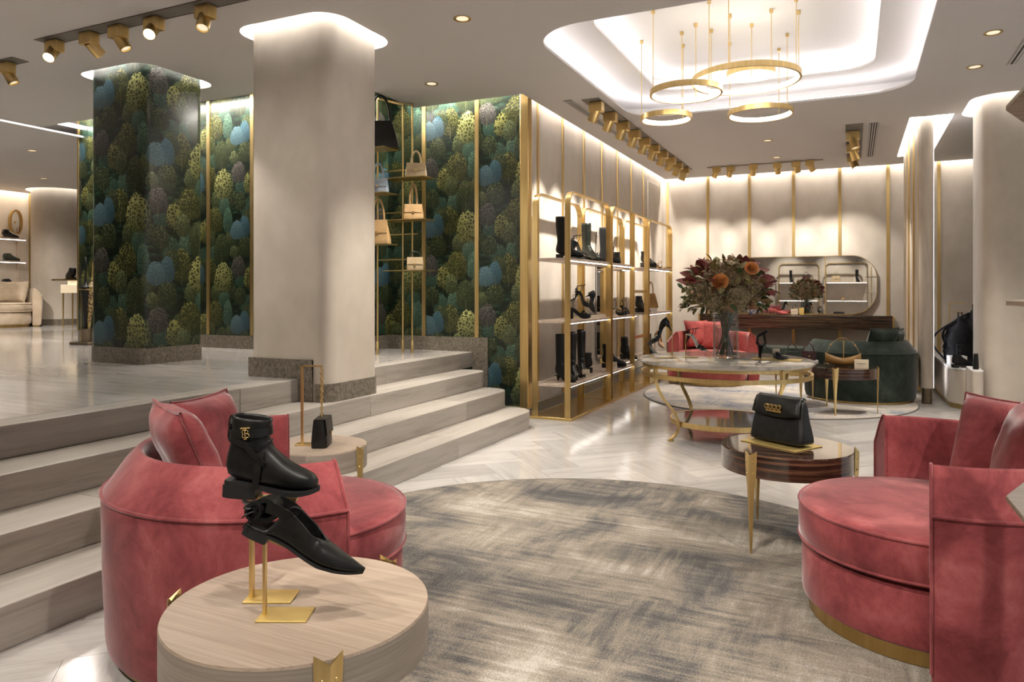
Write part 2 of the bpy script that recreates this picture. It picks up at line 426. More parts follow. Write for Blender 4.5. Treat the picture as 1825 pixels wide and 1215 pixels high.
    bs.inputs['Coat Weight'].default_value = .25; bs.inputs['Coat Roughness'].default_value = .15
    return m
M['forest'] = wallpaper()

def uvface(o, u_of):
    me = o.data; uv = me.uv_layers.new(name='UVMap')
    for p in me.polygons:
        for li in p.loop_indices:
            co = me.vertices[me.loops[li].vertex_index].co
            uv.data[li].uv = u_of(co)
# ---------------------------------------------------------------- structure
def plate(name, outer, holes, z, thick, mat):
    cu = bpy.data.curves.new(name, 'CURVE'); cu.dimensions = '2D'; cu.fill_mode = 'BOTH'; cu.extrude = thick/2
    for poly in [outer] + holes:
        sp = cu.splines.new('POLY'); sp.points.add(len(poly)-1); sp.use_cyclic_u = True
        for i, (x, y) in enumerate(poly): sp.points[i].co = (x, y, 0, 1)
    t = bpy.data.objects.new(name, cu); C.objects.link(t)
    dg = bpy.context.evaluated_depsgraph_get(); dg.update()
    me = bpy.data.meshes.new_from_object(t.evaluated_get(dg))
    bpy.data.objects.remove(t); bpy.data.curves.remove(cu)
    me.name = name; me.materials.clear(); me.materials.append(mat)
    me.transform(Matrix.Translation((0, 0, z + thick/2)))
    o = bpy.data.objects.new(name, me); C.objects.link(o)
    return o
def expand(poly, d):
    cx_ = sum(p[0] for p in poly)/len(poly); cy_ = sum(p[1] for p in poly)/len(poly)
    out = []; n = len(poly)
    for i in range(n):
        a = Vector(poly[i-1]); b = Vector(poly[(i+1) % n]); t = (b-a).normalized(); nn = Vector((t.y, -t.x))
        out.append((poly[i][0]+nn.x*d, poly[i][1]+nn.y*d))
    return out
def band(mb, outer, inner, z0, z1):
    n = len(outer)
    vs_ = [(x,y,z0) for x,y in outer] + [(x,y,z0) for x,y in inner] + [(x,y,z1) for x,y in outer] + [(x,y,z1) for x,y in inner]
    fs = []
    for i in range(n):
        j = (i+1) % n
        fs += [(i,j,n+j,n+i), (2*n+i,3*n+i,3*n+j,2*n+j), (i,2*n+i,2*n+j,j), (n+i,n+j,3*n+j,3*n+i)]
    return mb.add(vs_, fs)

# --- floors
fl = struct(MB().box(-3.3, 3.6, -2.0, 12.3, -.12, -.004).build('floor', M['grout']), 'polished grey-beige veined limestone floor of the lower sales room')
LT, WT = .60, .30
tile_me = MB().box(-LT/2+.0008, LT/2-.0008, -WT/2+.0008, WT/2-.0008, -.006, 0).mesh('tile', 0); tile_me.materials.append(M['floor_tile'])
cand = []
ca, sa = math.cos(PI/4), math.sin(PI/4)
def inframe(x, y, z, mgn=60):
    th = math.atan(607.5/1290); dep = -x*math.sin(th) + y*math.cos(th)
    if dep < .5: return None
    px = 912.5 + 1290*(x*math.cos(th)+y*math.sin(th))/dep; py = 520 - 1290*(z-1.2)/dep
    return dep if -mgn < px < 1825+mgn and -mgn < py < 1215+mgn else None
for p in range(-70, 70):
    for q in range(-40, 40):
        for vert in (0, 1):
            gx, gy = (p+2*q), (p-2*q)
            if vert: cxg, cyg = gx+2.5, gy
            else: cxg, cyg = gx+1, gy+.5
            X = (cxg*ca - cyg*sa)*WT; Y = (cxg*sa + cyg*ca)*WT + 3.0
            if not (-3.05 < X < 3.4 and -1.9 < Y < 12.0): continue
            cand.append((X, Y, PI/4 + (PI/2 if vert else 0)))
vis = []; rest = []
for X, Y, a in cand:
    d = inframe(X, Y, 0, 130)
    under = math.hypot(X+1.04, Y-2.94) < 1.16 or math.hypot(X+.82, Y-8.71) < 1.1
    if d and not under and X > -3.0: vis.append((d, X, Y, a))
    else: rest.append((X, Y, a))
vis.sort()
for d, X, Y, a in vis[:295]:
    o = bpy.data.objects.new('tile', tile_me); C.objects.link(o); o.parent = fl; o.location = (X, Y, 0); o.rotation_euler = (0, 0, a)
rest += [(X, Y, a) for d, X, Y, a in vis[295:]]
mb = MB()
for X, Y, a in rest:
    b_ = MB().box(-LT/2+.0008, LT/2-.0008, -WT/2+.0008, WT/2-.0008, -.006, 0).xf(Matrix.Translation((X, Y, 0)) @ Matrix.Rotation(a, 4, 'Z'))
    mb.add(b_.v, b_.f)
rt = mb.build('tile_field', M['floor_tile'], fl, smooth=0); rt['kind'] = 'stuff'

uf = struct(MB().box(-14.4, -3.63, -2.0, 10.7, -.1, ZU-.004).build('floor_upper', M['grout']), 'raised polished limestone floor above the four steps')
tl_me = MB().box(-.599, .599, -.299, .299, -.008, 0).mesh('tile', 0); tl_me.materials.append(M['upper_tile'])
n = 0; mb = MB()
for j in range(-3, 18):
    for i in range(0, 10):
        X = -4.222 - i*1.2 - (.6 if j % 2 else 0); Y = j*.6 + .3
        if j % 2 and i == 0:
            b2 = MB().box(-.299, .299, -.299, .299, -.008, 0).build('tile', M['upper_tile'], uf, (-3.922, Y, ZU), smooth=0) if inframe(-3.75, Y, .6, 80) else None
        if X < -13.9: continue
        if inframe(X, Y, ZU, 150):
            o = bpy.data.objects.new('tile', tl_me); C.objects.link(o); o.parent = uf; o.location = (X, Y, ZU); n += 1
        else: mb.box(X-.599, X+.599, Y-.299, Y+.299, ZU-.008, ZU)
rt = mb.build('tile_field', M['upper_tile'], uf, smooth=0); rt['kind'] = 'stuff'

# --- steps
st = empty('stairs', 'four grey-beige limestone steps rising to the raised floor', 'stairs', (-3.0, 3, 0))
def slab_poly(x0, x1, y0, y1, r):
    if r <= 0: return [(x0,y0),(x1,y0),(x1,y1),(x0,y1)]
    pts = [(x0,y0),(x1,y0)]
    for i in range(9):
        t = PI/2*i/8; pts.append((x1-r+r*math.cos(t), y1-r+r*math.sin(t)))
    return pts + [(x0,y1)]
for k, (xf_, xb, z0, yend, r, ph) in enumerate(((-2.57,-2.90,0,5.98,.2,.35), (-2.86,-3.19,.15,6.08,.2,1.0), (-3.155,-3.48,.30,6.16,.12,.1), (-3.445,-3.62,.45,6.385,0,.7))):
    y = -2.0 + ph; ys = [-2.0]
    while y < yend-.5: ys.append(y); y += 1.55
    ys.append(yend)
    for a, b_ in zip(ys, ys[1:]):
        if b_ - a < .05: continue
        last = b_ == yend
        z1 = z0+.15
        o = MB().prism(slab_poly(xb, xf_, a+.0012, b_-.0012, r if last else 0), z0-.0 if k else 0, z1).build('step_slab', M['step'], st, (3.0, -3, 0), smooth=30, bevel=.004)

# --- ceilings
R1 = rrect(-2.12, .49, 4.72, 7.62, .42, 8)
R2 = rrect(-1.80, .18, 5.05, 7.42, .30, 8)
colA = rrect(-3.92, -3.20, 3.88, 4.48, .10, 6)         # plaster column on the steps
colB = rrect(-5.95, -5.27, 4.09, 4.70, .07, 6)         # papered column
colR = rrect(1.13, 2.1, 8.15, 9.0, .16, 8)             # plaster column, right
slotA = expand(colA, .095); slotB = expand(colB, .09); slotR = expand(colR, .10)
slotP = [(.55, 8.80), (.96, 8.80), (.96, 11.3), (.55, 11.3)]
outline = [(-8.28,-2.1), (3.6,-2.1), (3.6,11.92), (-2.81,11.92), (-2.81,6.20), (-4.02,6.20), (-4.02,5.12), (-8.28,5.12)]
cl = struct(plate('ceiling', outline, [R1, slotA, slotB, slotR, slotP], ZC, .02, M['ceiling']), 'warm grey painted ceiling with rounded light coffer')
farc = struct(plate('ceiling_far', [(-14.1,-2.1),(-8.40,-2.1),(-8.40,10.5),(-14.1,10.5)], [[( -13.3+.56*math.cos(2*PI*i/40), 8.6+.56*math.sin(2*PI*i/40)) for i in range(40)]], ZC, .02, M['ceiling']), 'lower lit ceiling of the far room')
top_outer = [(-14.5,-2.3),(3.8,-2.3),(3.8,12.4),(-14.5,12.4)]
hole = rrect(-2.5, .87, 4.34, 8.0, .5, 8)
plate('ceiling_void', top_outer, [hole], 3.30, .02, M['white']).parent = cl
# coffer: side, tier two, upper side, top
mb = MB(); band(mb, hole, expand(hole, -.01), 3.08, 3.32); mb.build('coffer_side', M['white'], cl)
o = plate('coffer_tier', expand(hole, .005), [R2], 3.25, .02, M['white']); o.parent = cl
e2 = rrect(-2.05, .43, 4.82, 7.66, .4, 8)
mb = MB(); band(mb, e2, expand(e2, -.01), 3.27, 3.45); mb.build('coffer_side', M['white'], cl)
o = plate('coffer_top', expand(e2, .005), [], 3.44, .02, M['white']); o.parent = cl
mb = MB(); band(mb, expand(R1, .10), expand(R1, .075), 3.082, 3.10); mb.build('light_strip', M['led_coffer'], cl)
mb = MB(); band(mb, expand(R2, .09), expand(R2, .065), 3.272, 3.29); mb.build('light_strip', M['led_coffer'], cl)
# bright coves around the columns
for s_, c_ in ((slotA, colA), (slotB, colB), (slotR, colR)):
    mb = MB(); band(mb, expand(s_, .03), expand(c_, .002), 3.14, 3.15); mb.build('light_strip', M['led'], cl)
    mb = MB(); band(mb, expand(s_, .04), expand(s_, .03), 3.08, 3.16); mb.build('cove_side', M['white'], cl)
sp_ = MB().box(.50, 1.0, 8.75, 11.35, 3.13, 3.14).build('light_strip', M['led'], cl)
fc = [(-13.3+.60*math.cos(2*PI*i/40), 8.6+.60*math.sin(2*PI*i/40)) for i in range(40)]
fi = [(-13.3+.482*math.cos(2*PI*i/40), 8.6+.482*math.sin(2*PI*i/40)) for i in range(40)]
mb = MB(); band(mb, fc, fi, 3.14, 3.15); mb.build('light_strip', M['led_soft'], farc)
MB().box(-8.42, -8.26, -2, 5.75, 3.16, 3.17).build('light_strip', M['led'], farc)

# --- walls
def strip(parent, x0, x1, y0, y1, z0, z1, nm='brass_strip', m='brass'):
    return MB().box(x0, x1, y0, y1, z0, z1).build(nm, M[m], parent)
wb = struct(MB().box(-3.0, 3.7, 12.05, 12.2, 0, 3.30).build('wall_back', M['plaster']), 'beige plaster back wall with vertical brass strips')
for x in (-2.80,-2.14,-1.49,-.835,-.18,.47,1.12,1.77,2.42): strip(wb, x-.022, x+.022, 12.04, 12.06, .0, 3.29)
wl = struct(MB().box(-3.05, -2.88, 6.42, 12.1, 0, 3.30).build('wall_left', M['plaster']), 'beige plaster wall behind the brass shelving')
for y in (6.72,7.41,8.10,8.78,9.45,10.12,10.78): strip(wl, -2.885, -2.868, y-.02, y+.02, 0, 3.29)
MB().box(-2.885,-2.872, 11.05, 11.85, 0, 2.93).build('hidden_door_panel', M['plaster'], wl, bevel=.004)
strip(wl, -2.90, -2.84, 6.50, 12.0, 0, .10, 'baseboard', 'base_stone')
def green(name, x0, x1, y0, y1, z0, z1, label, axis='x'):
    o = MB().box(x0, x1, y0, y1, z0, z1).build(name, M['forest'], smooth=0)
    uvface(o, (lambda c: (c.x + c.y, c.z)))
    return struct(o, label)
wg = green('wall_recess', -4.52, -2.90, 6.40, 6.55, 0, 3.30, 'green forest-print wall behind the brass bag tower')
for x in (-4.02, -3.40): strip(wg, x-.022, x+.022, 6.388, 6.402, .74, 3.29)
MB().box(-2.90,-2.81, 6.33, 6.42, .08, 3.30).build('corner_post', M['brass'], wg, bevel=.006)
MB().box(-4.52,-3.45, 6.385, 6.402, .60, .745).build('baseboard', M['base_stone'], wg)
MB().box(-3.45,-3.275, 6.385, 6.402, .0, .745).build('baseboard', M['base_stone'], wg)
MB().box(-3.275,-2.79, 6.325, 6.402, .0, .085).build('baseboard', M['base_stone'], wg)
wr = green('wall_return', -4.60, -4.47, 5.70, 6.42, ZU, 3.30, 'short green forest-print return wall beside the bag tower')
MB().box(-4.475,-4.462, 5.70, 6.39, .60, .745).build('baseboard', M['base_stone'], wr)
wm = green('wall_middle', -8.50, -4.60, 5.70, 5.95, ZU, 3.30, 'green forest-print wall behind the papered column')
for x in (-6.32,-5.69,-7.0,-5.05): strip(wm, x-.022, x+.022, 5.688, 5.702, .74, 3.29)
strip(wm, -8.505, -8.485, 5.69, 5.96, .74, 3.29)
MB().box(-8.48,-4.60, 5.685, 5.702, .60, .735).build('baseboard', M['base_stone'], wm)
wf = struct(MB().box(-14.4, -14.2, 2.0, 10.7, ZU, 3.30).build('wall_far', M['plaster']), 'beige plaster wall of the far room')
strip(wf, -14.2, -14.185, 8.55, 8.62, .6, 3.29); strip(wf, -14.2, -14.185, 6.6, 6.67, .6, 3.29)
struct(MB().box(-14.4, -4.4, 10.5, 10.7, 0, 3.30).build('wall_far_side', M['plaster']), 'plaster side wall of the far room')
struct(MB().box(-14.4, 3.7, -2.3, -2.1, 0, 3.30).build('wall_front', M['plaster']), 'plaster wall at the shop entrance side')
struct(MB().box(-14.6, -14.4, -2.3, 10.7, 0, 3.30).build('wall_end', M['plaster']), 'plaster end wall of the raised floor')
struct(MB().box(3.6, 3.75, 6.6, 12.2, 0, 3.30).build('wall_right', M['plaster']), 'plaster wall closing the niche on the right')

# --- columns
def column(name, poly, z0, label, mat, uv=False):
    r = empty(name, label, 'column', ((poly[0][0]+poly[len(poly)//2][0])/2, (poly[0][1]+poly[len(poly)//2][1])/2, z0))
    p = [(x-r.location.x, y-r.location.y) for x, y in poly]
    o = MB().prism(p, 0, 3.16-z0).build('shaft', M[mat], r, smooth=50)
    if uv: uvface(o, (lambda c: (c.x + c.y + .30, c.z + z0)))
    r['kind'] = 'structure'
    return r, p
cA, pA = column('column', colA, .45, 'tall rounded beige plaster column standing on the steps', 'plaster')
cA['label'] = 'tall rounded beige plaster column standing on the steps'
ox, oy = cA.location.x, cA.location.y
def wrap(poly, d): return expand(poly, d)
# stepped stone base: front run on the upper floor, drop leg, low run round the corner and right face
fr = MB().box(-3.90-ox, -3.322-ox, 3.868-oy, 3.90-oy, .15, .285); fr.build('baseboard', M['base_stone'], cA)
MB().box(-3.455-ox, -3.322-ox, 3.866-oy, 3.90-oy, 0, .285).build('baseboard', M['base_stone'], cA)
mb = MB(); q = [p for p in wrap(pA, .012)]
seg = [i for i, p in enumerate(q) if p[0] > -3.36-ox]
mb.prism([p for p in q if p[0] > -3.35-ox] , 0, .125).build('baseboard', M['base_stone'], cA, smooth=50)
MB().box(-3.932-ox, -3.90-ox, 3.95-oy, 4.4-oy, .15, .285).build('baseboard', M['base_stone'], cA)
cB, pB = column('column', colB, ZU, 'square column papered in green forest print with stone base', 'forest', True)
MB().prism(expand(pB, .012), 0, .135).build('baseboard', M['base_stone'], cB, smooth=50)
cR, pR = column('column', colR, 0, 'rounded plaster column beside the niche with backpacks', 'plaster')
MB().prism(expand(pR, .008), 0, .06).build('baseboard', M['bronze'], cR, smooth=50)
cF = empty('column', 'round beige plaster column in the far room', 'column', (-13.3, 8.6, ZU), kind='structure')
MB().lathe([(.48, 0), (.48, 2.56)], 48).build('shaft', M['plaster'], cF)
MB().lathe([(.488, 0), (.488, .11), (.48, .11)], 48).build('baseboard', M['base_stone'], cF)

# --- partition fin with brass inlays on its side, on a bronze foot
pf = empty('partition', 'slim plaster partition fin with vertical brass inlays', 'partition', (.72, 8.87, 0), kind='structure')
def fin_poly(w, y0, y1):
    pts = [(-w/2, y1), ]
    for i in range(13):
        t = PI + PI*i/12; pts.append((w/2*math.cos(t), y0 + w/2 + w/2*math.sin(t)))
    return pts + [(w/2, y1)]
MB().prism(fin_poly(.125, 0, .9), .17, 3.2).build('fin_panel', M['plaster'], pf, smooth=50)
MB().box(-.075, .06, .9, 1.5, .10, 3.2).build('fin_panel', M['plaster'], pf)
MB().box(-.09, .06, 1.5, 2.4, .06, 3.2).build('fin_panel', M['plaster'], pf)
for y, x in ((.32, -.0665), (.90, -.08), (1.5, -.095), (1.9, -.095)):
    MB().box(x, x+.03, y-.02, y+.02, .10, 3.2).build('brass_inlay', M['brass'], pf)
MB().prism(rrect(-.045, .045, .02, .14, .03, 4), 0, .18).build('foot', M['bronze'], pf, smooth=50)
MB().box(.0615, .064, .05, .20, .17, 3.19).build('light_strip', pbsdf('led_fin', (1,1,1), .5, emit=((.92,.93,1.0), 1.6)), pf)
MB().box(-.05,.05, 1.6, 2.35, 0, .08).build('foot', M['bronze'], pf)
# ---------------------------------------------------------------- furniture materials
def velvet(name, c0, c1, c2):
    m = noise_mat(name, [(.34, c0), (.52, c1), (.70, c2)], (3.0,3.0,2.6), 9, .85, 1.6, dist=.35, sheen=.45, nrough=.70, spec=.2)
    return m
M['pink'] = velvet('pink_velvet', (.15,.027,.030), (.265,.057,.060), (.40,.118,.115))
M['pink_light'] = velvet('coral_velvet', (.27,.045,.042), (.40,.085,.075), (.50,.13,.11))
M['green_velvet'] = velvet('green_velvet', (.012,.018,.012), (.030,.042,.032), (.075,.092,.078))
M['cream_velvet'] = velvet('cream_velvet', (.46,.36,.25), (.56,.45,.33), (.64,.53,.41))
def wood(name, c0, c1, c2, sc=(1.5,40,40), rough=.4, coat=0, nscale=1.0, rot=(0,0,0)):
    m, nt, b = nmat(name); mp = coords(nt, sc, 'Object', rot)
    nz = N(nt, 'ShaderNodeTexNoise'); nz.inputs['Scale'].default_value = nscale; nz.inputs['Detail'].default_value = 5; nz.inputs['Roughness'].default_value = .6; nz.inputs['Distortion'].default_value = .2
    L(nt, mp.outputs[0], nz.inputs['Vector']); r = ramp(nt, [(.36, c0), (.5, c1), (.66, c2)]); L(nt, nz.outputs['Fac'], r.inputs[0])
    L(nt, r.outputs[0], b.inputs['Base Color']); b.inputs['Roughness'].default_value = rough
    if coat: b.inputs['Coat Weight'].default_value = coat; b.inputs['Coat Roughness'].default_value = .04
    return m
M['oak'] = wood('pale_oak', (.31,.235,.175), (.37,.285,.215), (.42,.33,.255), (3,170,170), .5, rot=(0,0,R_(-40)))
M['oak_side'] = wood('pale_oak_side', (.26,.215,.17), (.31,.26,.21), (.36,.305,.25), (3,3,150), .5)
M['ebony'] = wood('macassar_ebony', (.012,.006,.004), (.045,.018,.010), (.14,.062,.032), (2,2,75), .22, .9)
M['ebony_top'] = wood('macassar_ebony_top', (.012,.006,.004), (.05,.022,.012), (.15,.075,.04), (2,55,55), .15, .9, rot=(0,0,R_(20)))
M['shelf'] = wood('pale_shelf', (.56,.43,.33), (.64,.51,.41), (.70,.58,.48), (30,2,30), .35)
M['shelf_under'] = M['shelf']
M['mirror'] = pbsdf('mirror_glass', (.88,.88,.86), .015, 1)
def thin_glass(name, tint, gl=.06):
    m, nt, b = nmat(name); nt.nodes.remove(b)
    tr = N(nt, 'ShaderNodeBsdfTransparent'); tr.inputs[0].default_value = (*tint, 1); g = N(nt, 'ShaderNodeBsdfGlossy'); g.inputs['Roughness'].default_value = .02
    lw = N(nt, 'ShaderNodeLayerWeight'); lw.inputs[0].default_value = .5; pw = N(nt, 'ShaderNodeMath', operation='POWER', i_1=4.0); L(nt, lw.outputs['Facing'], pw.inputs[0])
    fr = N(nt, 'ShaderNodeMath', operation='MULTIPLY_ADD', i_1=.7, i_2=gl); L(nt, pw.outputs[0], fr.inputs[0]); mx = N(nt, 'ShaderNodeMixShader')
    L(nt, fr.outputs[0], mx.inputs[0]); L(nt, tr.outputs[0], mx.inputs[1]); L(nt, g.outputs[0], mx.inputs[2]); L(nt, mx.outputs[0], nt.nodes['Material Output'].inputs[0])
    return m
M['glass'] = thin_glass('clear_glass', (.94,.96,.97))
M['marble'] = noise_mat('grey_marble', [(.3, (.20,.185,.165)), (.5, (.42,.385,.335)), (.7, (.60,.56,.50))], (2.2,14,14), 7, .10, 1.0, dist=.6, nrough=.65)
M['dark_glass'] = noise_mat('smoked_marble', [(.3, (.06,.062,.055)), (.6, (.15,.15,.13)), (.8, (.25,.25,.22))], (3,12,12), 5, .06, 1.0, dist=.4)
M['card'] = pbsdf('card', (.80,.68,.50), .6)
M['card_ink'] = pbsdf('card_ink', (.28,.22,.15), .6)
M['white_lacquer'] = pbsdf('white_lacquer', (.86,.84,.82), .35)

def rug_mat(name, cols, seed, sc=1.0):
    m, nt, b = nmat(name); tc = N(nt, 'ShaderNodeTexCoord')
    def nz(scale, rot, det=6, ns=1.0, dist=.3, off=0.):
        mp = N(nt, 'ShaderNodeMapping'); mp.inputs['Scale'].default_value = scale; mp.inputs['Rotation'].default_value = (0,0,rot); mp.inputs['Location'].default_value = (seed+off, seed*.7, 0)
        L(nt, tc.outputs['Object'], mp.inputs[0])
        n_ = N(nt, 'ShaderNodeTexNoise'); n_.inputs['Scale'].default_value = ns; n_.inputs['Detail'].default_value = det; n_.inputs['Roughness'].default_value = .62; n_.inputs['Distortion'].default_value = dist
        L(nt, mp.outputs[0], n_.inputs[0]); return n_.outputs['Fac']
    big = nz((1.7*sc,1.9*sc,1), -.44, 5, 1, .6); sa_ = nz((2.2*sc,30*sc,1), -.44, 6, 1, .15); sb = nz((24*sc,2.5*sc,1), -.44, 6, 1, .15, 3.); sel = nz((1.6*sc,1.6*sc,1), .9, 2, 1.6, .5, 9.); fin = nz((150,150,1), 0, 1, 1, 0)
    def mth(op, a, b_, c=None):
        q = N(nt, 'ShaderNodeMath', operation=op)
        for k, x in enumerate((a, b_, c)):
            if x is None: continue
            if isinstance(x, (int, float)): q.inputs[k].default_value = x
            else: L(nt, x, q.inputs[k])
        return q.outputs[0]
    mr = N(nt, 'ShaderNodeMapRange', i_1=.42, i_2=.66); L(nt, sel, mr.inputs[0])
    mx = N(nt, 'ShaderNodeMix'); L(nt, mr.outputs[0], mx.inputs[0]); L(nt, sa_, mx.inputs[2]); L(nt, sb, mx.inputs[3])
    v = mth('ADD', mth('MULTIPLY', big, .82), mth('MULTIPLY', mx.outputs[0], .50))
    v = mth('ADD', v, mth('MULTIPLY', mth('SUBTRACT', fin, .5), .34))
    r = ramp(nt, cols); L(nt, v, r.inputs[0]); L(nt, r.outputs[0], b.inputs['Base Color']); b.inputs['Roughness'].default_value = .95
    b.inputs['Specular IOR Level'].default_value = .1
    bp = N(nt, 'ShaderNodeBump'); bp.inputs['Strength'].default_value = .35; bp.inputs['Distance'].default_value = .004; L(nt, fin, bp.inputs['Height']); L(nt, bp.outputs[0], b.inputs['Normal'])
    return m
M['rug'] = rug_mat('rug_grey_sand', [(.50, (.078,.075,.073)), (.585, (.13,.121,.112)), (.655, (.215,.186,.152)), (.74, (.285,.247,.20)), (.86, (.46,.42,.37))], 2.1)
M['rug2'] = rug_mat('rug_blue_sand', [(.50, (.20,.22,.27)), (.60, (.36,.345,.335)), (.70, (.52,.46,.39)), (.82, (.66,.60,.53))], 5.3)
M['rug_edge'] = pbsdf('rug_edge', (.16,.14,.12), .9)

def rug(name, label, loc, r, mat):
    t = empty(name, label, 'rug', loc)
    MB().lathe([(1e-5, .0), (r-.012, .0), (r-.012, .010), (1e-5, .010)], 96).build('pile', M[mat], t)
    MB().lathe([(r-.012, 0), (r, 0), (r, .008), (r-.006, .0115), (r-.012, .0105), (r-.012, 0)], 96).build('binding', M['rug_edge'], t)
    return t
rug('rug', 'large round grey and sand streaked rug between the two pink armchairs', (-1.04, 2.94, .0005), 1.52, 'rug')
rug('rug', 'pale blue-grey round rug under the green velvet armchair', (-.82, 8.71, .0005), 1.45, 'rug2')

# ---------------------------------------------------------------- sofas
def arc_pts(r, z, a0, a1, n): return [(r*math.cos(a0+(a1-a0)*i/n), r*math.sin(a0+(a1-a0)*i/n), z) for i in range(n+1)]
def sofa(label, loc, facing, mat, group=None):
    t = empty('round_armchair', label, 'armchair', loc, R_(facing), group)
    m = M[mat]; H_ = R_(80)
    MB().lathe([(1e-5, 0), (.405, 0), (.405, .05), (1e-5, .05)], 64).build('plinth', M['brass_dark'], t)
    MB().lathe([(1e-5, .05), (.41, .05), (.425, .06), (.43, .08), (.43, .225), (.422, .245), (.40, .255), (1e-5, .255)], 64).build('base', m, t)
    c = MB().lathe([(1e-5, .257), (.415, .257), (.432, .262), (.44, .272), (.442, .33), (.44, .392), (.432, .404), (.405, .412), (.2, .417), (1e-5, .418)], 72).build('seat_cushion', m, t)
    MB().bar([], 0, 0) if False else None
    for z in (.270, .398):
        MB().tube(arc_pts(.439, z, 0, 2*PI, 64), .006, 6, False).build('piping', m, c)
    a0, a1 = H_, 2*PI - H_
    # section (r, z), rounded; straight flared arms: last part of each end runs on a straight tangent
    prof = [(.447, .02), (.447, .30), (.452, .60), (.458, .645), (.470, .660), (.485, .658), (.520, .620), (.572, .545), (.584, .530), (.588, .515), (.585, .30), (.575, .06), (.568, .02)]
    rings = []; n = 48
    for i in range(n+1):
        a = a0 + (a1-a0)*i/n
        rings.append([(r*math.cos(a), r*math.sin(a), z) for r, z in prof])
    bk = MB().loops(rings).build('backrest', m, t, smooth=42, bevel=.008)
    MB().tube(arc_pts(.587, .528, a0, a1, 48), .0065, 6).build('piping', m, bk)
    for a in (a0, a1):
        MB().tube([(r*math.cos(a), r*math.sin(a), z) for r, z in prof[1:-1]], .005, 6).build('piping', m, bk)
    rings = [[(r*math.cos(a0+(a1-a0)*i/n), r*math.sin(a0+(a1-a0)*i/n), z) for r, z in ((.46,0),(.46,.021),(.55,.021),(.55,0))] for i in range(n+1)]
    MB().loops(rings).build('plinth', M['brass_dark'], t)
    return t
def pillow_mesh(s, th, n=14):
    vs_ = []; fs = []
    for side in (1, -1):
        for i in range(n+1):
            for j in range(n+1):
                u = -1 + 2*i/n; v = -1 + 2*j/n
                pin = 1 - .10*(abs(u)**2)*(1-abs(v)**2)*0 - .07*((1-abs(v)**2)*abs(u)**3 + 0)
                x = u*(1-.06*(1-v*v)*abs(u)**4); y = v*(1-.06*(1-u*u)*abs(v)**4)
                h = max(0, (1-u**4))**.55*max(0, (1-v**4))**.55
                w = 1 + .05*math.sin(7*u+3*v)*math.cos(5*v-2*u)
                vs_.append((s*x, s*y, side*th*h*w))
    m = MB()
    for k in range(2):
        b = k*(n+1)**2
        for i in range(n):
            for j in range(n):
                q = (b+i*(n+1)+j, b+(i+1)*(n+1)+j, b+(i+1)*(n+1)+j+1, b+i*(n+1)+j+1)
                fs.append(q if k == 0 else q[::-1])
    return m.add(vs_, fs)
def pillow(label, loc, rot, mat, s=.19, th=.075, group=None):
    t = empty('cushion', label, 'cushion', loc, 0, group, rot)
    pillow_mesh(s, th).build('cushion_body', M[mat], t, smooth=80)
    n = 24; pts = []
    for a, b in (((-1,-1),(1,-1)), ((1,-1),(1,1)), ((1,1),(-1,1)), ((-1,1),(-1,-1))):
        for i in range(n):
            u = lerp(a[0], b[0], i/n); v = lerp(a[1], b[1], i/n)
            x = u*(1-.06*(1-v*v)*abs(u)**4); y = v*(1-.06*(1-u*u)*abs(v)**4); pts.append((s*x, s*y, 0))
    MB().tube(pts + pts[:1], .005, 6, False).build('piping', M[mat], t)
    return t
SL = sofa('pink velvet round armchair at the foot of the steps, seen from behind', (-1.89, 2.05, .0125), 51, 'pink', 'pink velvet armchairs')
SR = sofa('pink velvet round armchair cut by the frame beside the ebony side table', (.25, 3.03, .0125), 186, 'pink', 'pink velvet armchairs')
S3 = sofa('coral pink round armchair behind the marble flower table', (-1.66, 9.68, .0125), -72, 'pink_light', 'pink velvet armchairs')
SG = sofa('dark green velvet round armchair seen from behind', (.055, 9.06, .0125), 118, 'green_velvet')
SB = sofa('cream velvet round armchair in the far room', (-13.12, 7.45, ZU+.0005), -34, 'cream_velvet')
# cushions lean on the inside of each backrest
def lean(sofa_o, facing, ang, r, tilt, label, mat, z=.60, s=.185, th=.07, spin=0):
    a = R_(facing + ang); x = sofa_o.location.x + r*math.cos(a); y = sofa_o.location.y + r*math.sin(a)
    m = Matrix.Rotation(a + PI + R_(spin), 4, 'Z') @ Matrix.Rotation(R_(90 - tilt), 4, 'Y')
    return pillow(label, (x, y, z + sofa_o.location.z), m.to_euler(), mat, s, th)
lean(SL, 51, 140, .31, 14, 'front pink velvet cushion of the armchair by the steps', 'pink', .615, spin=6)
lean(SL, 51, 192, .33, 22, 'rear pink velvet cushion of the armchair by the steps', 'pink', .63, .19, spin=0)
lean(SR, 186, 148, .29, 14, 'taller pink cushion in the armchair by the ebony table', 'pink', .625, .19, spin=25)
lean(SR, 186, 208, .30, 16, 'second pink cushion in the armchair by the ebony table, cut by the frame', 'pink', .61, .185, spin=10)
lean(S3, -72, 168, .32, 15, 'wide coral cushion in the armchair behind the flower table', 'pink_light', .60, .20)
lean(S3, -72, 205, .36, 15, 'coral cushion half hidden behind the glass vase', 'pink_light', .625, .18)
lean(SG, 118, 188, .37, 24, 'upper green velvet cushion slumped over the green armchair back', 'green_velvet', .645, .17)
lean(SG, 118, 222, .36, 20, 'lower green velvet cushion in the green armchair', 'green_velvet', .625, .17)
lean(SB, -34, 170, .33, 14, 'cream cushion at the frame edge in the far armchair', 'cream_velvet', .60, .19)
lean(SB, -34, 135, .31, 14, 'cream cushion beside the arm of the far armchair', 'cream_velvet', .60, .19)

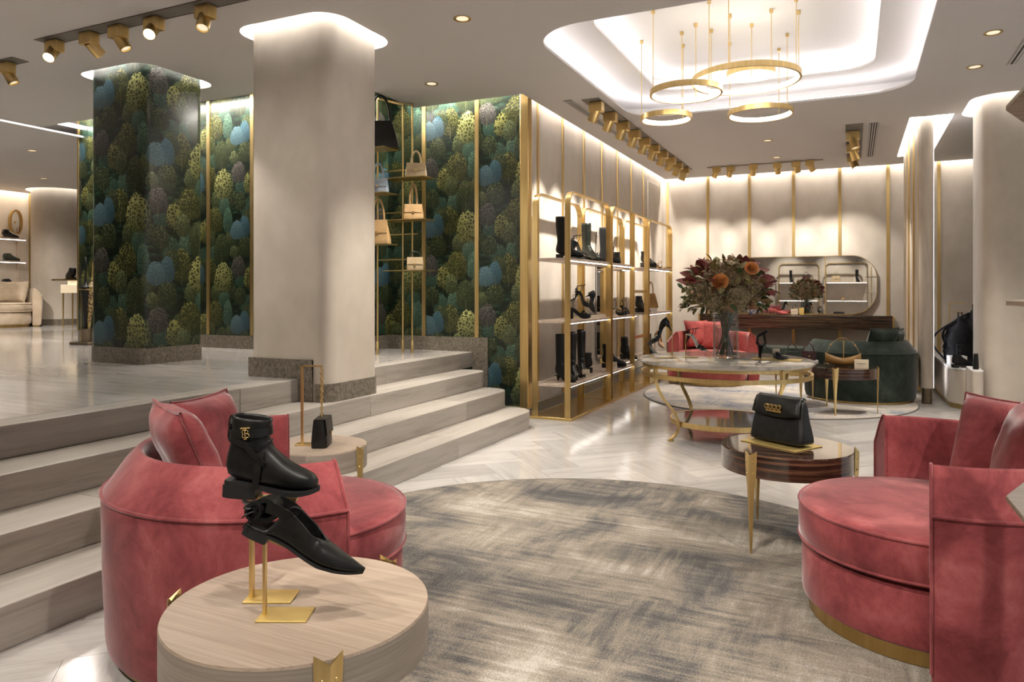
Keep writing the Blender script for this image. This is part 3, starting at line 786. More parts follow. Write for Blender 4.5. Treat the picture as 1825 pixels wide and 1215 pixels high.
# ---------------------------------------------------------------- drum side tables
def drum(label, loc, r, top, side, leg_ang, group=None, screws=True, h=.45, th=.105):
    t = empty('side_table', label, 'side table', loc, 0, group)
    MB().lathe([(1e-5, h-.006), (r, h-.006), (r-.002, h), (1e-5, h)], 72).build('table_top', M[top], t, smooth=30)
    MB().lathe([(1e-5, h-th), (r, h-th), (r, h-.006), (1e-5, h-.006)], 72).build('apron', M[side], t, smooth=30)
    for la in leg_ang:
        lg = empty('leg_frame')
        # folded brass plate: V section, tapering to the floor, notched top
        prof = [(h+.004, .030, .0), (h-.012, .030, .0), (h-.10, .026, 0), (h-.13, .021, 0), (.20, .014, 0), (0.0, .006, 0)]
        rings = []
        for z, w, _ in prof:
            ap = .016*w/.03 + .004; zz = z
            rings.append([(r+.001, -w, zz+(.012 if z == prof[0][0] else 0)), (r+.001+ap, 0, zz-(.008 if z == prof[0][0] else 0)), (r+.001, w, zz+(.012 if z == prof[0][0] else 0)), (r-.002+ap*.55, 0, zz-(.008 if z == prof[0][0] else 0))])
        bpy.data.objects.remove(lg)
        o = MB().loops([q for q in rings]).build('leg', M['brass'], t, rot=(0, 0, R_(la)), smooth=20)
        if screws:
            for zz in (h-.035, h-.085):
                for sy in (-.014, .014):
                    MB().sphere((r+.010, sy, zz), .0045, 8, 6).build('screw', M['gold'], o)
    return t
TF = drum('pale oak round side table carrying two shoes on brass stands', (-1.193, 1.345, .0105), .305, 'oak', 'oak_side', (-38, 82, 202), 'round side tables')
TR = drum('glossy dark ebony side table with the black clutch bag', (-.293, 3.72, .0105), .30, 'ebony_top', 'ebony', (-115, 122, 3), 'round side tables')
TL = drum('small pale oak side table at the steps with the chain bag', (-2.375, 2.81, .0005), .235, 'oak', 'oak_side', (5, 125, 245), 'round side tables')
T2 = drum('ebony side table in front of the green armchair', (-.085, 7.905, .0105), .30, 'ebony_top', 'ebony', (-103, 5, 122), 'round side tables', False)
T3 = drum('white topped round side table carrying two dark mini bags', (-.555, 8.45, .0105), .22, 'white_lacquer', 'white_lacquer', (-75, 45, 165), 'round side tables', False)

# ---------------------------------------------------------------- marble table
mt = empty('display_table', 'round grey marble display table on curved brass legs with flowers', 'table', (-.965, 6.2, 0))
MB().lathe([(1e-5, .612), (.675, .612), (.695, .618), (.703, .631), (.695, .645), (.678, .650), (1e-5, .650)], 96).build('table_top', M['marble'], mt)
MB().lathe([(.655, .590), (.672, .590), (.672, .612), (.655, .612), (.655, .590)], 96).build('top_rim', M['brass'], mt)
MB().lathe([(.665, .512), (.685, .512), (.685, .545), (.665, .545), (.665, .512)], 96).build('apron_ring', M['brass'], mt)
MB().lathe([(1e-5, .125), (.43, .125), (.43, .150), (1e-5, .150)], 72).build('lower_shelf', M['dark_glass'], mt, smooth=30)
MB().lathe([(.43, .112), (.442, .112), (.442, .152), (.43, .152), (.43, .112)], 72).build('shelf_rim', M['brass'], mt)
ctl = [(.674, .56), (.672, .50), (.645, .42), (.588, .33), (.512, .25), (.468, .18), (.452, .12), (.462, .07), (.505, .03), (.535, .012)]
for a in (-133, -43, 47, 137):
    lg = MB().bar([(r, 0, z) for r, z in ctl], .028, .013, (0, 1, 0)).build('leg', M['brass'], mt, rot=(0, 0, R_(a)), smooth=50)
    MB().lathe([(1e-5, 0), (.024, 0), (.024, .012), (.012, .018), (1e-5, .018)], 16, c=(.53, 0)).build('foot', M['brass'], lg)
    MB().box(.655, .685, -.012, .012, .545, .612).build('bracket', M['brass'], lg)

# ---------------------------------------------------------------- brass shelving
def hoop(y0, y1, x, zt=2.14, r=.13, z0=.028, w=.055, th=.013):
    pts = [(x, y0, z0), (x, y0, zt-r)]
    for i in range(1, 9): a = PI - PI/2*i/8; pts.append((x, y0+r+r*math.cos(a), zt-r+r*math.sin(a)))
    for i in range(0, 9): a = PI/2 - PI/2*i/8; pts.append((x, y1-r+r*math.cos(a), zt-r+r*math.sin(a)))
    pts.append((x, y1, z0))
    return MB().bar(pts, w, th, (1, 0, 0))
XF, XB = -2.40, -2.73
def shelf_part(t, x0, x1, y0, y1, z, lip=True):
    s = MB().box(x0, x1, y0, y1, z-.024, z).build('shelf', M['shelf'], t, bevel=.002)
    MB().box(x1-.035, x1-.015, y0+.03, y1-.03, z-.031, z-.024).build('light_strip', M['led_shelf'], s)
    return s
SZ = (1.52, .928, .332)
def unit(label, y0, y1, extra=None):
    t = empty('shelving_unit', label, 'shelving', (0, 0, 0), 0, 'brass hoop shelving units')
    MB().box(-2.79, -2.355, y0-.02, y1+.02, 0, .026).build('plinth', M['brass_polish'], t, bevel=.002)
    hoop(y0, y1, XF).build('front_hoop', M['brass'], t, smooth=50)
    hoop(y0, y1, XB).build('rear_hoop', M['brass'], t, smooth=50)
    if extra: extra(t)
    else:
        for z in SZ: shelf_part(t, -2.752, -2.385, y0+.0075, y1-.0075, z)
    return t
U1 = unit('brass hoop shelving unit next to the forest wallpaper corner', 6.31, 7.555)
def ex2(t):
    for z in SZ: shelf_part(t, -2.752, -2.385, 7.6275, 8.48, z)
    for z in (1.49, .915, .36): shelf_part(t, -2.752, -2.50, 8.50, 9.13, z)
    MB().box(-2.43, -2.37, 8.485, 8.498, .026, 2.135).build('post', M['brass'], t)
    MB().box(-2.76, -2.70, 8.485, 8.498, .026, 2.135).build('post', M['brass'], t)
    for z in (1.205, .645): MB().box(-2.415, -2.405, 8.50, 9.13, z-.018, z+.018).build('rail', M['brass'], t)
    MB().prism(rrect(-.30, .30, -.85, .85, .2, 6), 0, .008).build('mirror_panel', M['mirror'], t, (-2.868, 8.83, 1.15), (PI/2, 0, PI/2), smooth=30)
U2 = unit('middle brass hoop shelving unit with arched mirror behind', 7.62, 9.14, ex2)
U3 = unit('brass hoop shelving unit near the back wall with the tan bag', 9.20, 10.50)

# ---------------------------------------------------------------- bag tower (recess on the raised floor)
bt = empty('bag_display_tower', 'slender brass rod tower with small trays holding handbags', 'display rack', (-4.0, 5.9, ZU))
rods = [(-4.105, 5.705), (-4.02, 6.005), (-3.925, 6.03), (-4.36, 5.80)]
for x, y in rods:
    o = MB().lathe([(.009, 0), (.009, 2.46)], 10, c=(x+4.0, y-5.9)).build('rod', M['brass'], bt)
    MB().lathe([(.013, 0), (.013, .12), (.009, .125)], 10, c=(x+4.0, y-5.9)).build('collar', M['brass'], o)
trays = [('l', 2.545-ZU), ('l', 2.125-ZU), ('l', 1.65-ZU), ('r', 2.305-ZU), ('r', 1.90-ZU), ('r', 1.41-ZU)]
for k, z in trays:
    if k == 'l': MB().box(-.42, .10, -.38, -.16, z-.008, z).build('tray', M['brass'], bt)
    else: MB().box(-.14, .32, -.06, .16, z-.008, z).build('tray', M['brass'], bt)
for z in (2.42-ZU, 2.0-ZU, 1.53-ZU, 1.78-ZU):
    MB().box(-.36, .10, .17, .185, z-.012, z).build('crossbar', M['brass'], bt)
MB().tube([(-.105, -.195, 2.44), (-.02, .105, 2.44)], .006, 6).build('crossbar', M['brass'], bt)
MB().tube([(-.105, -.195, 2.44), (.075, .13, 2.44)], .006, 6).build('crossbar', M['brass'], bt)

# ---------------------------------------------------------------- console and mirror on the back wall
cn = empty('console', 'long macassar wood console under the mirror', 'console', (-.83, 11.82, 0))
M['ebony_h'] = wood('macassar_ebony_front', (.012,.007,.004), (.045,.022,.012), (.13,.072,.04), (2,60,75), .25, .7)
MB().box(-1.36, 1.34, -.22, .20, .645, .845).build('body', M['ebony_h'], cn, bevel=.004)
MB().box(-1.36, 1.34, -.215, .20, .845, .857).build('worktop', M['ebony_top'], cn)
for x in (-1.38, 1.34):
    MB().box(x, x+.025, -.222, .20, .60, .857).build('end_cap', M['brass'], cn)
    MB().box(x, x+.025, -.20, -.17, 0, .60).build('leg', M['brass'], cn)
mr_ = empty('wall_mirror', 'large rounded rectangular wall mirror above the console', 'mirror', (-.83, 12.02, 1.305))
rp = rrect(-1.15, 1.15, -.437, .437, .34, 10)
MB().prism(rp, 0, .012).build('mirror_glass', M['mirror'], mr_, rot=(PI/2, 0, 0), smooth=30)
mb = MB(); band(mb, expand(rp, .007), expand(rp, -.001), -.013, .018); mb.build('frame', M['brass'], mr_, rot=(PI/2, 0, 0), smooth=40)
MB().box(-.006+.45, .006+.45, -.008, -.0125, -.436, .436).build('glass_joint', M['brass'], mr_)
# green bench along the wall
gb = empty('bench', 'low green velvet bench along the wall below the console', 'bench', (-.9, 11.32, 0))
MB().prism(rrect(-1.05, 1.05, -.26, .24, .12, 6), .045, .40).build('seat', M['green_velvet'], gb, smooth=40, bevel=.012)
MB().prism(rrect(-1.03, 1.03, -.24, .22, .11, 6), 0, .045).build('plinth', M['brass'], gb, smooth=40)
# ---------------------------------------------------------------- shoes and bags
M['leather'] = noise_mat('black_leather', [(.3, (.006,.006,.0055)), (.7, (.014,.0135,.012))], (30,30,30), 3, .38, 1.0, spec=.3)
M['patent'] = pbsdf('black_patent', (.008,.008,.008), .14)
M['suede'] = pbsdf('black_suede', (.010,.010,.010), .9, sheen=.2)
M['rubber'] = pbsdf('black_rubber', (.012,.012,.012), .55)
M['dk_green'] = noise_mat('dark_green_leather', [(.3, (.016,.022,.014)), (.7, (.045,.052,.036))], (20,20,20), 3, .4)
M['tan'] = noise_mat('tan_leather', [(.3, (.25,.125,.028)), (.7, (.38,.205,.055))], (10,10,10), 3, .42)
M['camel'] = noise_mat('camel_leather', [(.3, (.40,.24,.095)), (.7, (.50,.32,.145))], (14,14,14), 3, .5)
M['sand'] = noise_mat('sand_leather', [(.3, (.46,.34,.19)), (.7, (.56,.43,.26))], (14,14,14), 3, .5)
M['powder_blue'] = noise_mat('powder_blue_leather', [(.3, (.24,.28,.33)), (.7, (.36,.41,.47))], (14,14,14), 3, .5)
M['burgundy'] = noise_mat('burgundy_croc', [(.35, (.030,.010,.010)), (.65, (.085,.028,.026))], (40,40,40), 2, .3)
M['white_leather'] = pbsdf('white_leather', (.72,.68,.62), .45)
M['nude'] = pbsdf('nude_leather', (.52,.31,.17), .45)
M['insole'] = pbsdf('beige_insole', (.30,.22,.15), .6)
M['silver'] = pbsdf('silver', (.75,.74,.72), .2, 1)

def sstep(a, b, x):
    t = max(0, min(1, (x-a)/(b-a))); return t*t*(3-2*t)
def ring_se(cx_, cz, tilt, rx, ry, n=20, e=2.3):
    c, s_ = math.cos(tilt), math.sin(tilt); out = []
    for k in range(n):
        a = 2*PI*k/n; u = math.copysign(abs(math.cos(a))**(2/e), math.cos(a))*rx; v = math.copysign(abs(math.sin(a))**(2/e), math.sin(a))*ry
        out.append((cx_ + u*c, v, cz + u*s_))
    return out
def foot_w(t, point=0):
    tab = [(0,.020),(.05,.029),(.16,.033),(.38,.029),(.55,.036),(.70,.043),(.82,.039),(.92,.028),(.975,.015),(1,.003)]
    if point: tab = [(0,.020),(.05,.028),(.16,.031),(.38,.027),(.55,.034),(.66,.038),(.78,.030),(.90,.016),(.97,.006),(1,.001)]
    return table_f(tab, t)
def sole_mb(L_, hh, th, w=1.0, t0=0., t1=1., n=26, off=0., point=0, grow=.003):
    rings = []
    for i in range(n+1):
        t = t0 + (t1-t0)*i/n; x = t*L_; z = hh*(1-sstep(.18, .68, t)) + off + .012*max(0, (t-.75)/.25)**2
        y = foot_w(t, point)*w + grow; rings.append([(x,-y,z),(x,y,z),(x,y,z+th),(x,-y,z+th)])
    return MB().loops(rings)
def boot(name, label, loc, rot, H=.2, L_=.27, hh=.03, shaft=.052, mat='leather', heel='block', soleth=.010, group=None, cat='boot', laces=False, scale=1.0):
    t = empty(name, label, cat, loc, 0, group, rot)
    st_ = []
    ns = max(2, int((H-.10)/.05))
    for i in range(ns+1):
        z = H - (H-.115)*i/ns; k = (z-.115)/max(.001, H-.115)
        rx = .047 + (shaft-.047)*min(1, k*1.4); st_.append((.072 - .004*k, z, 0, rx, rx*.84))
    st_ += [(.072,.092,R_(18),.064,.039), (.068,.066,R_(40),.086,.037), (.094,.054,R_(62),.066,.038), (.14,.047,R_(80),.049,.041), (.18,.039,R_(88),.038,.043),
            (.215,.031,R_(90),.030,.041), (.243,.026,R_(91),.0245,.034), (.260,.021,R_(92),.018,.023), (.268,.017,R_(92),.008,.010)]
    k = L_/.27; rings = []
    for cx_, cz, a, rx, ry in st_:
        rings.append([(x*k, y, z + soleth + hh*(1-sstep(.05, .19, x*1.0)) if a > R_(60) else z + soleth + hh*(1-sstep(.05,.19, max(.0, x))) ) for x, y, z in ring_se(cx_, cz, a, rx, ry)])
    # keep the shaft upright: rings with small tilt move as one
    for i, (cx_, cz, a, rx, ry) in enumerate(st_):
        if a <= R_(40):
            rings[i] = [((x-.012)*k, y, z + soleth + hh*(1 - (.0 if a < R_(30) else .12)*0)) for x, y, z in ring_se(cx_, cz, a, rx, ry)]
    up = MB().loops(rings, True, False, True).build('upper', M[mat], t, smooth=70, sub=1)
    sm = up.modifiers.new('shell', 'SOLIDIFY'); sm.thickness = .003; sm.offset = -1
    sole_mb(L_, hh, soleth, 1.0).build('sole', M['rubber'], t, smooth=40)
    if hh > .012:
        if heel == 'block':
            rings = []
            for z, g in ((0, -.001), (hh+.002, .003)):
                pts = [(tt*L_, foot_w(tt)+g) for tt in (0,.03,.08,.14,.20,.26)]
                rings.append([(x, y, z) for x, y in pts] + [(x, -y, z) for x, y in pts[::-1]])
            MB().loops(rings).build('heel', M['rubber'], t, smooth=40)
        else:
            rings = [[(.022 + dx*(.018*(z/hh)**1.5+.006) + .010*(z/hh), dy*(.020*(z/hh)**1.5+.006), z) for dx, dy in ((1,0),(.7,.7),(0,1),(-.7,.7),(-1,0),(-.7,-.7),(0,-1),(.7,-.7))] for z in (0, hh*.3, hh*.6, hh*.85, hh+.004)]
            MB().loops(rings).build('heel', M[mat], t, smooth=50)
    if laces:
        for i in range(5):
            z = .105 + soleth + hh*.7 + i*.022; x = .122 - i*.003
            MB().tube([(x-.004, -.026, z-.006), (x+.004, 0, z), (x-.004, .026, z-.006)], .003, 6).build('lace', M['rubber'], t)
    if scale != 1: t.scale = (scale,)*3
    return t
def pump_mb(L_, hh, open_back=False, point=1, n=40, m=7, vamp=.60):
    # grid (t along the foot) x (left topline - sole - right topline)
    g = []
    for i in range(n+1):
        t = i/n; x = t*L_; zs = hh*(1-sstep(.18,.68,t)) + .012*max(0,(t-.75)/.25)**2
        w = foot_w(t, point)
        ht = table_f([(0,.052),(.10,.050),(.25,.040),(.42,.028),(.55,.026),(.62,.040),(.75,.036),(.88,.024),(1,.006)], t)
        if open_back: ht = table_f([(0,.003),(.16,.004),(.19,.012),(.23,.045),(.27,.062),(.33,.066),(.45,.056),(.54,.048),(.62,.043),(.75,.034),(.88,.022),(1,.006)], t)
        c = .10 + .90*sstep(vamp-.10, vamp+.06, t)
        row = []
        for k in range(-m, m+1):
            a = abs(k)/m; y = math.copysign(w*(1-c*a**2.2), k) if k else 0
            if k == 0: y = 0; z = zs
            else:
                u = (abs(k)-1)/(m-1)
                y = math.copysign(w*(1 - c*u**2.0)*(1+.06*math.sin(PI*u)), k); z = zs + .002 + ht*(u**.8 if c < .5 else math.sin(u*PI/2)**.9)
            row.append((x, y, z))
        g.append(row)
    W = 2*m+1; vs_ = [p for r in g for p in r]
    fs = [(i*W+j, (i+1)*W+j, (i+1)*W+j+1, i*W+j+1) for i in range(n) for j in range(W-1)]
    mb = MB().add(vs_, fs)
    if not open_back:  # heel counter
        mb.add([p for p in g[0]], [tuple(range(W))])
    return mb
def heel_part(t, hh, mat, slim=True, x0=.020):
    q = .004 if slim else .012
    rings = [[(x0 + dx*((.020-q)*(z/hh)**2+q) + .004*(z/hh), dy*((.022-q)*(z/hh)**2+q), z) for dx, dy in ((1,0),(.7,.7),(0,1),(-.7,.7),(-1,0),(-.7,-.7),(0,-1),(.7,-.7))] for z in (0, hh*.3, hh*.6, hh*.85, hh+.003)]
    return MB().loops(rings).build('heel', M[mat], t, smooth=50)
def pump(label, loc, rot, hh=.07, L_=.245, mat='patent', group=None, slim=True, scale=1.0, heelmat=None, cat='pump'):
    t = empty('pump_shoe', label, cat, loc, 0, group, rot)
    u = pump_mb(L_, hh).build('upper', M[mat], t, smooth=60)
    sm = u.modifiers.new('shell', 'SOLIDIFY'); sm.thickness = .0025; sm.offset = 0
    sole_mb(L_, hh, .004, 1.0, off=-.004, point=1, grow=.001).build('sole', M['rubber'], t)
    heel_part(t, hh, heelmat or mat, slim)
    if scale != 1: t.scale = (scale,)*3
    return t
def sandal(label, loc, rot, hh=.09, L_=.235, mat='suede', group=None, slim=True, plat=0., bow=False, scale=1.0, strapz=.11, solem=None, name='strappy_sandal'):
    t = empty(name, label, 'sandal', loc, 0, group, rot)
    sole_mb(L_, hh, .007+plat, 1.0, off=0).build('footbed', M[solem or mat], t, smooth=40)
    heel_part(t, hh+.002, mat, slim) if slim else MB().loops([[(x, y, z) for x, y in ((.0,-.026),(.055,-.026),(.055,.026),(.0,.026))] for z in (0, hh+.002)]).build('heel', M[mat], t)
    top = lambda x: hh*(1-sstep(.18,.68,x/L_)) + .007 + plat + .012*max(0,(x/L_-.75)/.25)**2
    for tx, hgt, wd in ((.66,.030,.022), (.80,.022,.016)):
        x = tx*L_; w = foot_w(tx)+.002
        pts = [(x, w*math.cos(a), top(x) + hgt*math.sin(a) - .004) for a in [PI*i/10 for i in range(11)]]
        MB().bar(pts, wd, .0035, (1,0,.0)).build('strap', M[mat], t, smooth=50)
    # slim heel cup and tilted ankle strap
    z0 = top(.02)
    pts = [(.040 + .040*math.cos(a), .029*math.sin(a), z0 + strapz - .055 + .022*math.cos(a)) for a in [2*PI*i/20 for i in range(20)]]
    MB().tube(pts + pts[:1], .0032, 6, False).build('ankle_strap', M[mat], t, smooth=60)
    for sy in (-1, 1):
        MB().tube([(.012, sy*.020, z0-.002), (.004, sy*.024, z0+.022), (.003, sy*.014, z0+strapz-.078)], .0034, 6).build('strap', M[mat], t, smooth=60)
        MB().tube([(.050, sy*.027, top(.05)-.002), (.060, sy*.028, z0+.018), (.050, sy*.028, z0+strapz-.053)], .0028, 6).build('strap', M[mat], t, smooth=60)
    MB().bar([(.012+.010*math.sin(a), .024*math.cos(a), z0+.002) for a in [PI*.0+PI*i/10-PI/2+PI/2 for i in range(11)]], .022, .003, (0,0,1)).build('heel_cup', M[mat], t, (-.016,0,.008), smooth=60)
    if bow:
        for sg in (-1, 1):
            MB().sphere((.66*L_+.008, sg*.016, top(.66*L_)+.032), .018, 10, 8, (.7,1.1,.6)).build('bow_loop', M[mat], t)
    if scale != 1: t.scale = (scale,)*3
    return t
def bag(name, label, loc, rot, w=.22, d=.10, h=.16, tw=.9, td=.5, mat='leather', handle=.10, hw=.5, flap=True, hr=.006, group=None, cat='handbag', clasp=True, hmat=None, tall=False, feet=False):
    t = empty(name, label, cat, loc, 0, group, rot); rings = []
    for k in range(8):
        u = k/7; f = 1 - (1-tw)*u; g = 1 - (1-td)*u; b = 1 + .04*math.sin(PI*u)
        if k == 0: f *= .97; g *= .94
        rings.append([(x, y, h*u) for x, y in rrect(-w/2*f*b, w/2*f*b, -d/2*g*b, d/2*g*b, min(.02, d*g*.3), 3)])
    MB().loops(rings).build('body', M[mat], t, smooth=50)
    if flap:
        pts = []
        for u in (1.012, .8, .60, .46):
            g = 1-(1-td)*min(u,1); pts.append((0, -d/2*g*(1+.04*math.sin(PI*min(u,1)))-.004, h*u))
        pts = [(0, d/2*td*.7, h*1.012)] + pts
        f = w*(1-(1-tw)*.7)
        MB().bar(pts, f*.985, .004, (1,0,0)).build('flap', M[mat], t, smooth=30)
        if clasp:
            g = 1-(1-td)*.5; MB().box(-.012, .012, -d/2*g-.016, -d/2*g-.008, h*.42, h*.52).build('clasp', M['gold'], t, bevel=.002)
    if handle:
        hx = w/2*tw*hw; pts = [(-hx, 0, h*.97)] + [(-hx*math.cos(PI*i/14)*(1.0), 0, h*1.0 + handle*math.sin(PI*i/14)) for i in range(15)] + [(hx, 0, h*.97)]
        MB().tube(pts, hr, 8).build('handle', M[hmat or mat], t, smooth=60)
    return t
def card(label, loc, rz, w=.06, h=.07, th=.018, group='small cream brand cards'):
    t = empty('price_card', label, 'card', loc, rz, group)
    MB().box(-w/2, w/2, -th/2, th/2, 0, h).build('card_block', M['card'], t, bevel=.001)
    MB().box(-w*.34, w*.34, -th/2-.0008, -th/2, h*.52, h*.57).build('print_line', M['card_ink'], t)
    MB().box(-w*.22, w*.22, -th/2-.0008, -th/2, h*.40, h*.43).build('print_line', M['card_ink'], t)
    return t
def stand(label, loc, rz, hpost, platew=.065, platel=.095, toplen=.10, slope=12, wd=.016, th=.006, group='brass shoe stands', off=0.):
    # base plate, flat post at its rear edge, sloping support plate pointing +x
    t = empty('shoe_stand', label, 'shoe stand', loc, rz, group)
    MB().box(-.01, platel, -platew/2, platew/2, 0, .004).build('base_plate', M['brass_satin'], t, bevel=.001)
    MB().bar([(.0, 0, .004), (.0, 0, hpost*.5), (0, 0, hpost-.004), (.004, 0, hpost), (toplen*math.cos(R_(slope)), 0, hpost - toplen*math.sin(R_(slope)))], wd, th, (0,1,0)).build('post', M['brass'], t, smooth=30)
    return t

# ---- hero shoes on the pale oak table in the foreground
Zt = .4605
stand('taller brass shoe stand under the black ankle boot', (-1.317, 1.318, Zt), R_(25), .245, .075, .105, .11, 4, .018, .008)
hb = empty('ankle_boot', 'black leather ankle boot with gold monogram buckle on a brass stand', 'boot', (-1.372, 1.292, .7185), 0, 'shoes on the foreground table', (0, R_(4), R_(25)))
def hero_boot(t):
    st_ = [(.076,.183,R_(-4),.056,.046), (.075,.165,R_(-3),.055,.045), (.074,.140,0,.053,.044), (.074,.115,R_(4),.054,.043), (.073,.092,R_(20),.067,.042), (.070,.066,R_(42),.089,.041), (.096,.053,R_(63),.067,.041), (.14,.045,R_(80),.049,.043), (.18,.036,R_(88),.037,.045),
           (.213,.029,R_(90),.030,.043), (.240,.025,R_(91),.0250,.036), (.256,.021,R_(92),.0195,.026), (.264,.017,R_(92),.010,.013)]
    zs = lambda x: .016*(1-sstep(.05,.19,x))
    rings = [[(x, y, z+.022+(.016 if a <= R_(42) else zs(x))) for x, y, z in ring_se(cx_-(.014 if a <= R_(42) else .007 if a < R_(70) else 0), cz, a, rx, ry, 28)] for cx_, cz, a, rx, ry in st_]
    u = MB().loops(rings, True, False, True).build('upper', M['leather'], t, smooth=80, sub=1)
    sm = u.modifiers.new('shell', 'SOLIDIFY'); sm.thickness = .0035; sm.offset = -1
    sole_mb(.27, .016, .014, 1.04, off=.008, grow=.003).build('sole', M['rubber'], t, smooth=40)
    rings = []
    for z, g in ((-.012, .002), (.024, .004)):
        pts = [(tt*.27-.004, foot_w(tt)+g) for tt in (0,.02,.06,.12,.20,.30,.36)]
        rings.append([(x, y, z) for x, y in pts] + [(x, -y, z) for x, y in pts[::-1]])
    MB().loops(rings).build('heel', M['rubber'], t, smooth=40)
    # welt line
    # straps: one horizontal round the ankle, one crossing lower, one vertical to the sole
    def band_(zc, tl, rx, ry, wd, cxx=.060, nm='strap'):
        pts = [(cxx+rx*math.cos(a)*math.cos(tl), ry*math.sin(a), zc+.036+rx*math.cos(a)*math.sin(tl)) for a in [2*PI*i/32 for i in range(32)]]
        return MB().bar(pts, wd, .005, (-math.sin(tl),0,math.cos(tl)), True).build(nm, M['leather'], t, smooth=60)
    sb = band_(.142, R_(8), .0585, .0475, .024)
    band_(.112, R_(-14), .0605, .047, .020)
    MB().bar([(.108, -.040, .128), (.101, -.0485, .085), (.098, -.0455, .045), (.094, -.040, .028)], .020, .004, (1,0,.25)).build('strap', M['leather'], t, smooth=60)
    MB().bar([(.061, -.0475, .15), (.086, -.052, .125), (.108, -.050, .104), (.120, -.044, .094)], .016, .004, (.55,0,.8)).build('strap', M['leather'], t, smooth=60)
    # pull loops at the heel
    for zc in (.200, .170):
        pts = [(.003+.006*math.cos(a)-.000, .0, zc+.022*math.sin(a)) for a in [2*PI*i/16 for i in range(16)]]
        MB().bar(pts, .022, .004, (0,1,0), True).build('pull_loop', M['leather'], t, smooth=60)
    # interlaced gold monogram T over B on the strap (outer side)
    em = empty('monogram_buckle'); em.parent = t; em.location = (.074, -.0555, .184); em.rotation_euler = (0, R_(-8), 0)
    def stroke(pts, w=.0032): MB().tube([(x, 0, z) for x, z in pts], w/2*1.1, 6).build('stroke', M['gold'], em)
    bpy.data.objects.remove(em)
    bk = MB()
    def seg(pts, r=.0017): bk.tube([(x, 0, z) for x, z in pts], r, 6)
    seg([(-.013, .016), (.012, .016)], .0022); seg([(-.013, .018), (-.013, .013)]); seg([(.012, .018), (.012, .0135)])
    seg([(-.002, .016), (-.002, -.016)], .0022); seg([(-.006, -.016), (.002, -.016)])
    seg([(-.008, .010), (.003, .010), (.007, .007), (.007, .003), (.003, 0), (-.004, 0)]); seg([(.003, 0), (.009, -.003), (.010, -.007), (.007, -.011), (.0, -.012), (-.008, -.011)])
    seg([(-.008, .010), (-.010, .004), (-.007, -.001), (-.010, -.006), (-.008, -.011)])
    bk.build('monogram_buckle', M['gold'], t, (.062, -.0535, .182), (0, R_(-8), 0), smooth=60)
hero_boot(hb)
hb.scale = (.83,)*3
stand('shorter brass shoe stand under the black slingback flat', (-1.216, 1.256, Zt), R_(25), .178, .075, .105, .14, 21, .014, .006)
hs_ = empty('slingback_flat', 'black pointed slingback flat with knotted heel strap tilted on a brass stand', 'shoe', (-1.256, 1.240, .6565), 0, 'shoes on the foreground table', (0, R_(22), R_(25)))
u = pump_mb(.285, .018, True, 1, 48, 8, .60).build('upper', M['leather'], hs_, smooth=70, sub=1)
sm = u.modifiers.new('shell', 'SOLIDIFY'); sm.thickness = .003; sm.offset = 0
sole_mb(.285, .018, .006, 1.0, off=-.005, point=1, grow=.002).build('sole', M['rubber'], hs_, smooth=40)
sole_mb(.285, .018, .002, .86, .01, .62, off=.003, point=1, grow=0).build('insole', M['rubber'], hs_, smooth=40)
MB().loops([[(tt*.285-.002, foot_w(tt,1)+.002, z) for tt in (0,.03,.08,.15,.21)] + [(tt*.285-.002, -foot_w(tt,1)-.002, z) for tt in (.21,.15,.08,.03,0)] for z in (-.004, .016)]).build('heel', M['rubber'], hs_, smooth=40)
for sy in (-1, 1):
    MB().bar([(.095, sy*.026, .070), (.075, sy*.029, .076), (.050, sy*.028, .078), (.028, sy*.022, .074)], .026, .003, (-.15,0,1)).build('strap', M['leather'], hs_, smooth=70)
for j, (dx, dy, dz) in enumerate(((-.024,-.018,-.012), (-.020,-.026,-.024), (-.030,.0,-.016), (-.026,.014,-.024), (-.012,-.030,-.034), (-.034,-.010,-.004))):
    MB().loops([[(x0*1.0 + .016 + dx*k, dy*k + w*math.sin(a), .068 + dz*k + .0035*math.cos(a) + .004*math.sin(6*k+j)) for a in [2*PI*i/8 for i in range(8)]] for k, w, x0 in ((.0,.005,0),(.5,.010,0),(1.0,.013,0),(1.35,.004,0))]).build('tassel', M['leather'], hs_, smooth=70)
MB().bar([(.030+.024*math.cos(a), -.002, .064+.023*math.sin(a)) for a in [2*PI*i/20 for i in range(20)]], .040, .010, (.1,1,0), True).build('knot', M['leather'], hs_, smooth=70)
MB().bar([(.012+.016*math.cos(a), -.002, .058+.018*math.sin(a)) for a in [2*PI*i/16 for i in range(16)]], .050, .008, (.35,1,.2), True).build('knot', M['leather'], hs_, smooth=70)

# ---- chain bag on the small oak table by the steps
bstand = empty('bag_stand', 'tall thin brass bag stand on the small oak table', 'bag stand', (-2.445, 2.775, .4505), R_(25))
MB().box(-.03, .07, -.03, .03, 0, .006).build('base_plate', M['brass_polish'], bstand, bevel=.001)
MB().box(-.006, .006, -.004, .004, .006, .39).build('post', M['brass'], bstand)
MB().box(-.006, .10, -.004, .004, .382, .39).build('arm', M['brass'], bstand)
cb = bag('chain_bag', 'small black quilted chain bag hanging from the thin brass stand', (-2.345, 2.80, .4505), (0, 0, R_(118)), .15, .08, .135, .95, .7, 'leather', 0, flap=True, cat='handbag')
mb = MB(); link = [(.006*math.cos(2*PI*i/8), 0, .009*math.sin(2*PI*i/8)) for i in range(9)]
for s_ in (-1, 1):
    for i in range(17):
        a = MB().tube(link, .0016, 5, False).xf(Matrix.Translation((s_*.016*(1-i/17)-0, s_*.004, .14 + i*.0145)) @ Matrix.Rotation(PI/2*(i % 2)+.4, 4, 'Z'))
        mb.add(a.v, a.f)
o = mb.build('chain', M['gold'], cb, smooth=60); o['kind'] = 'stuff'

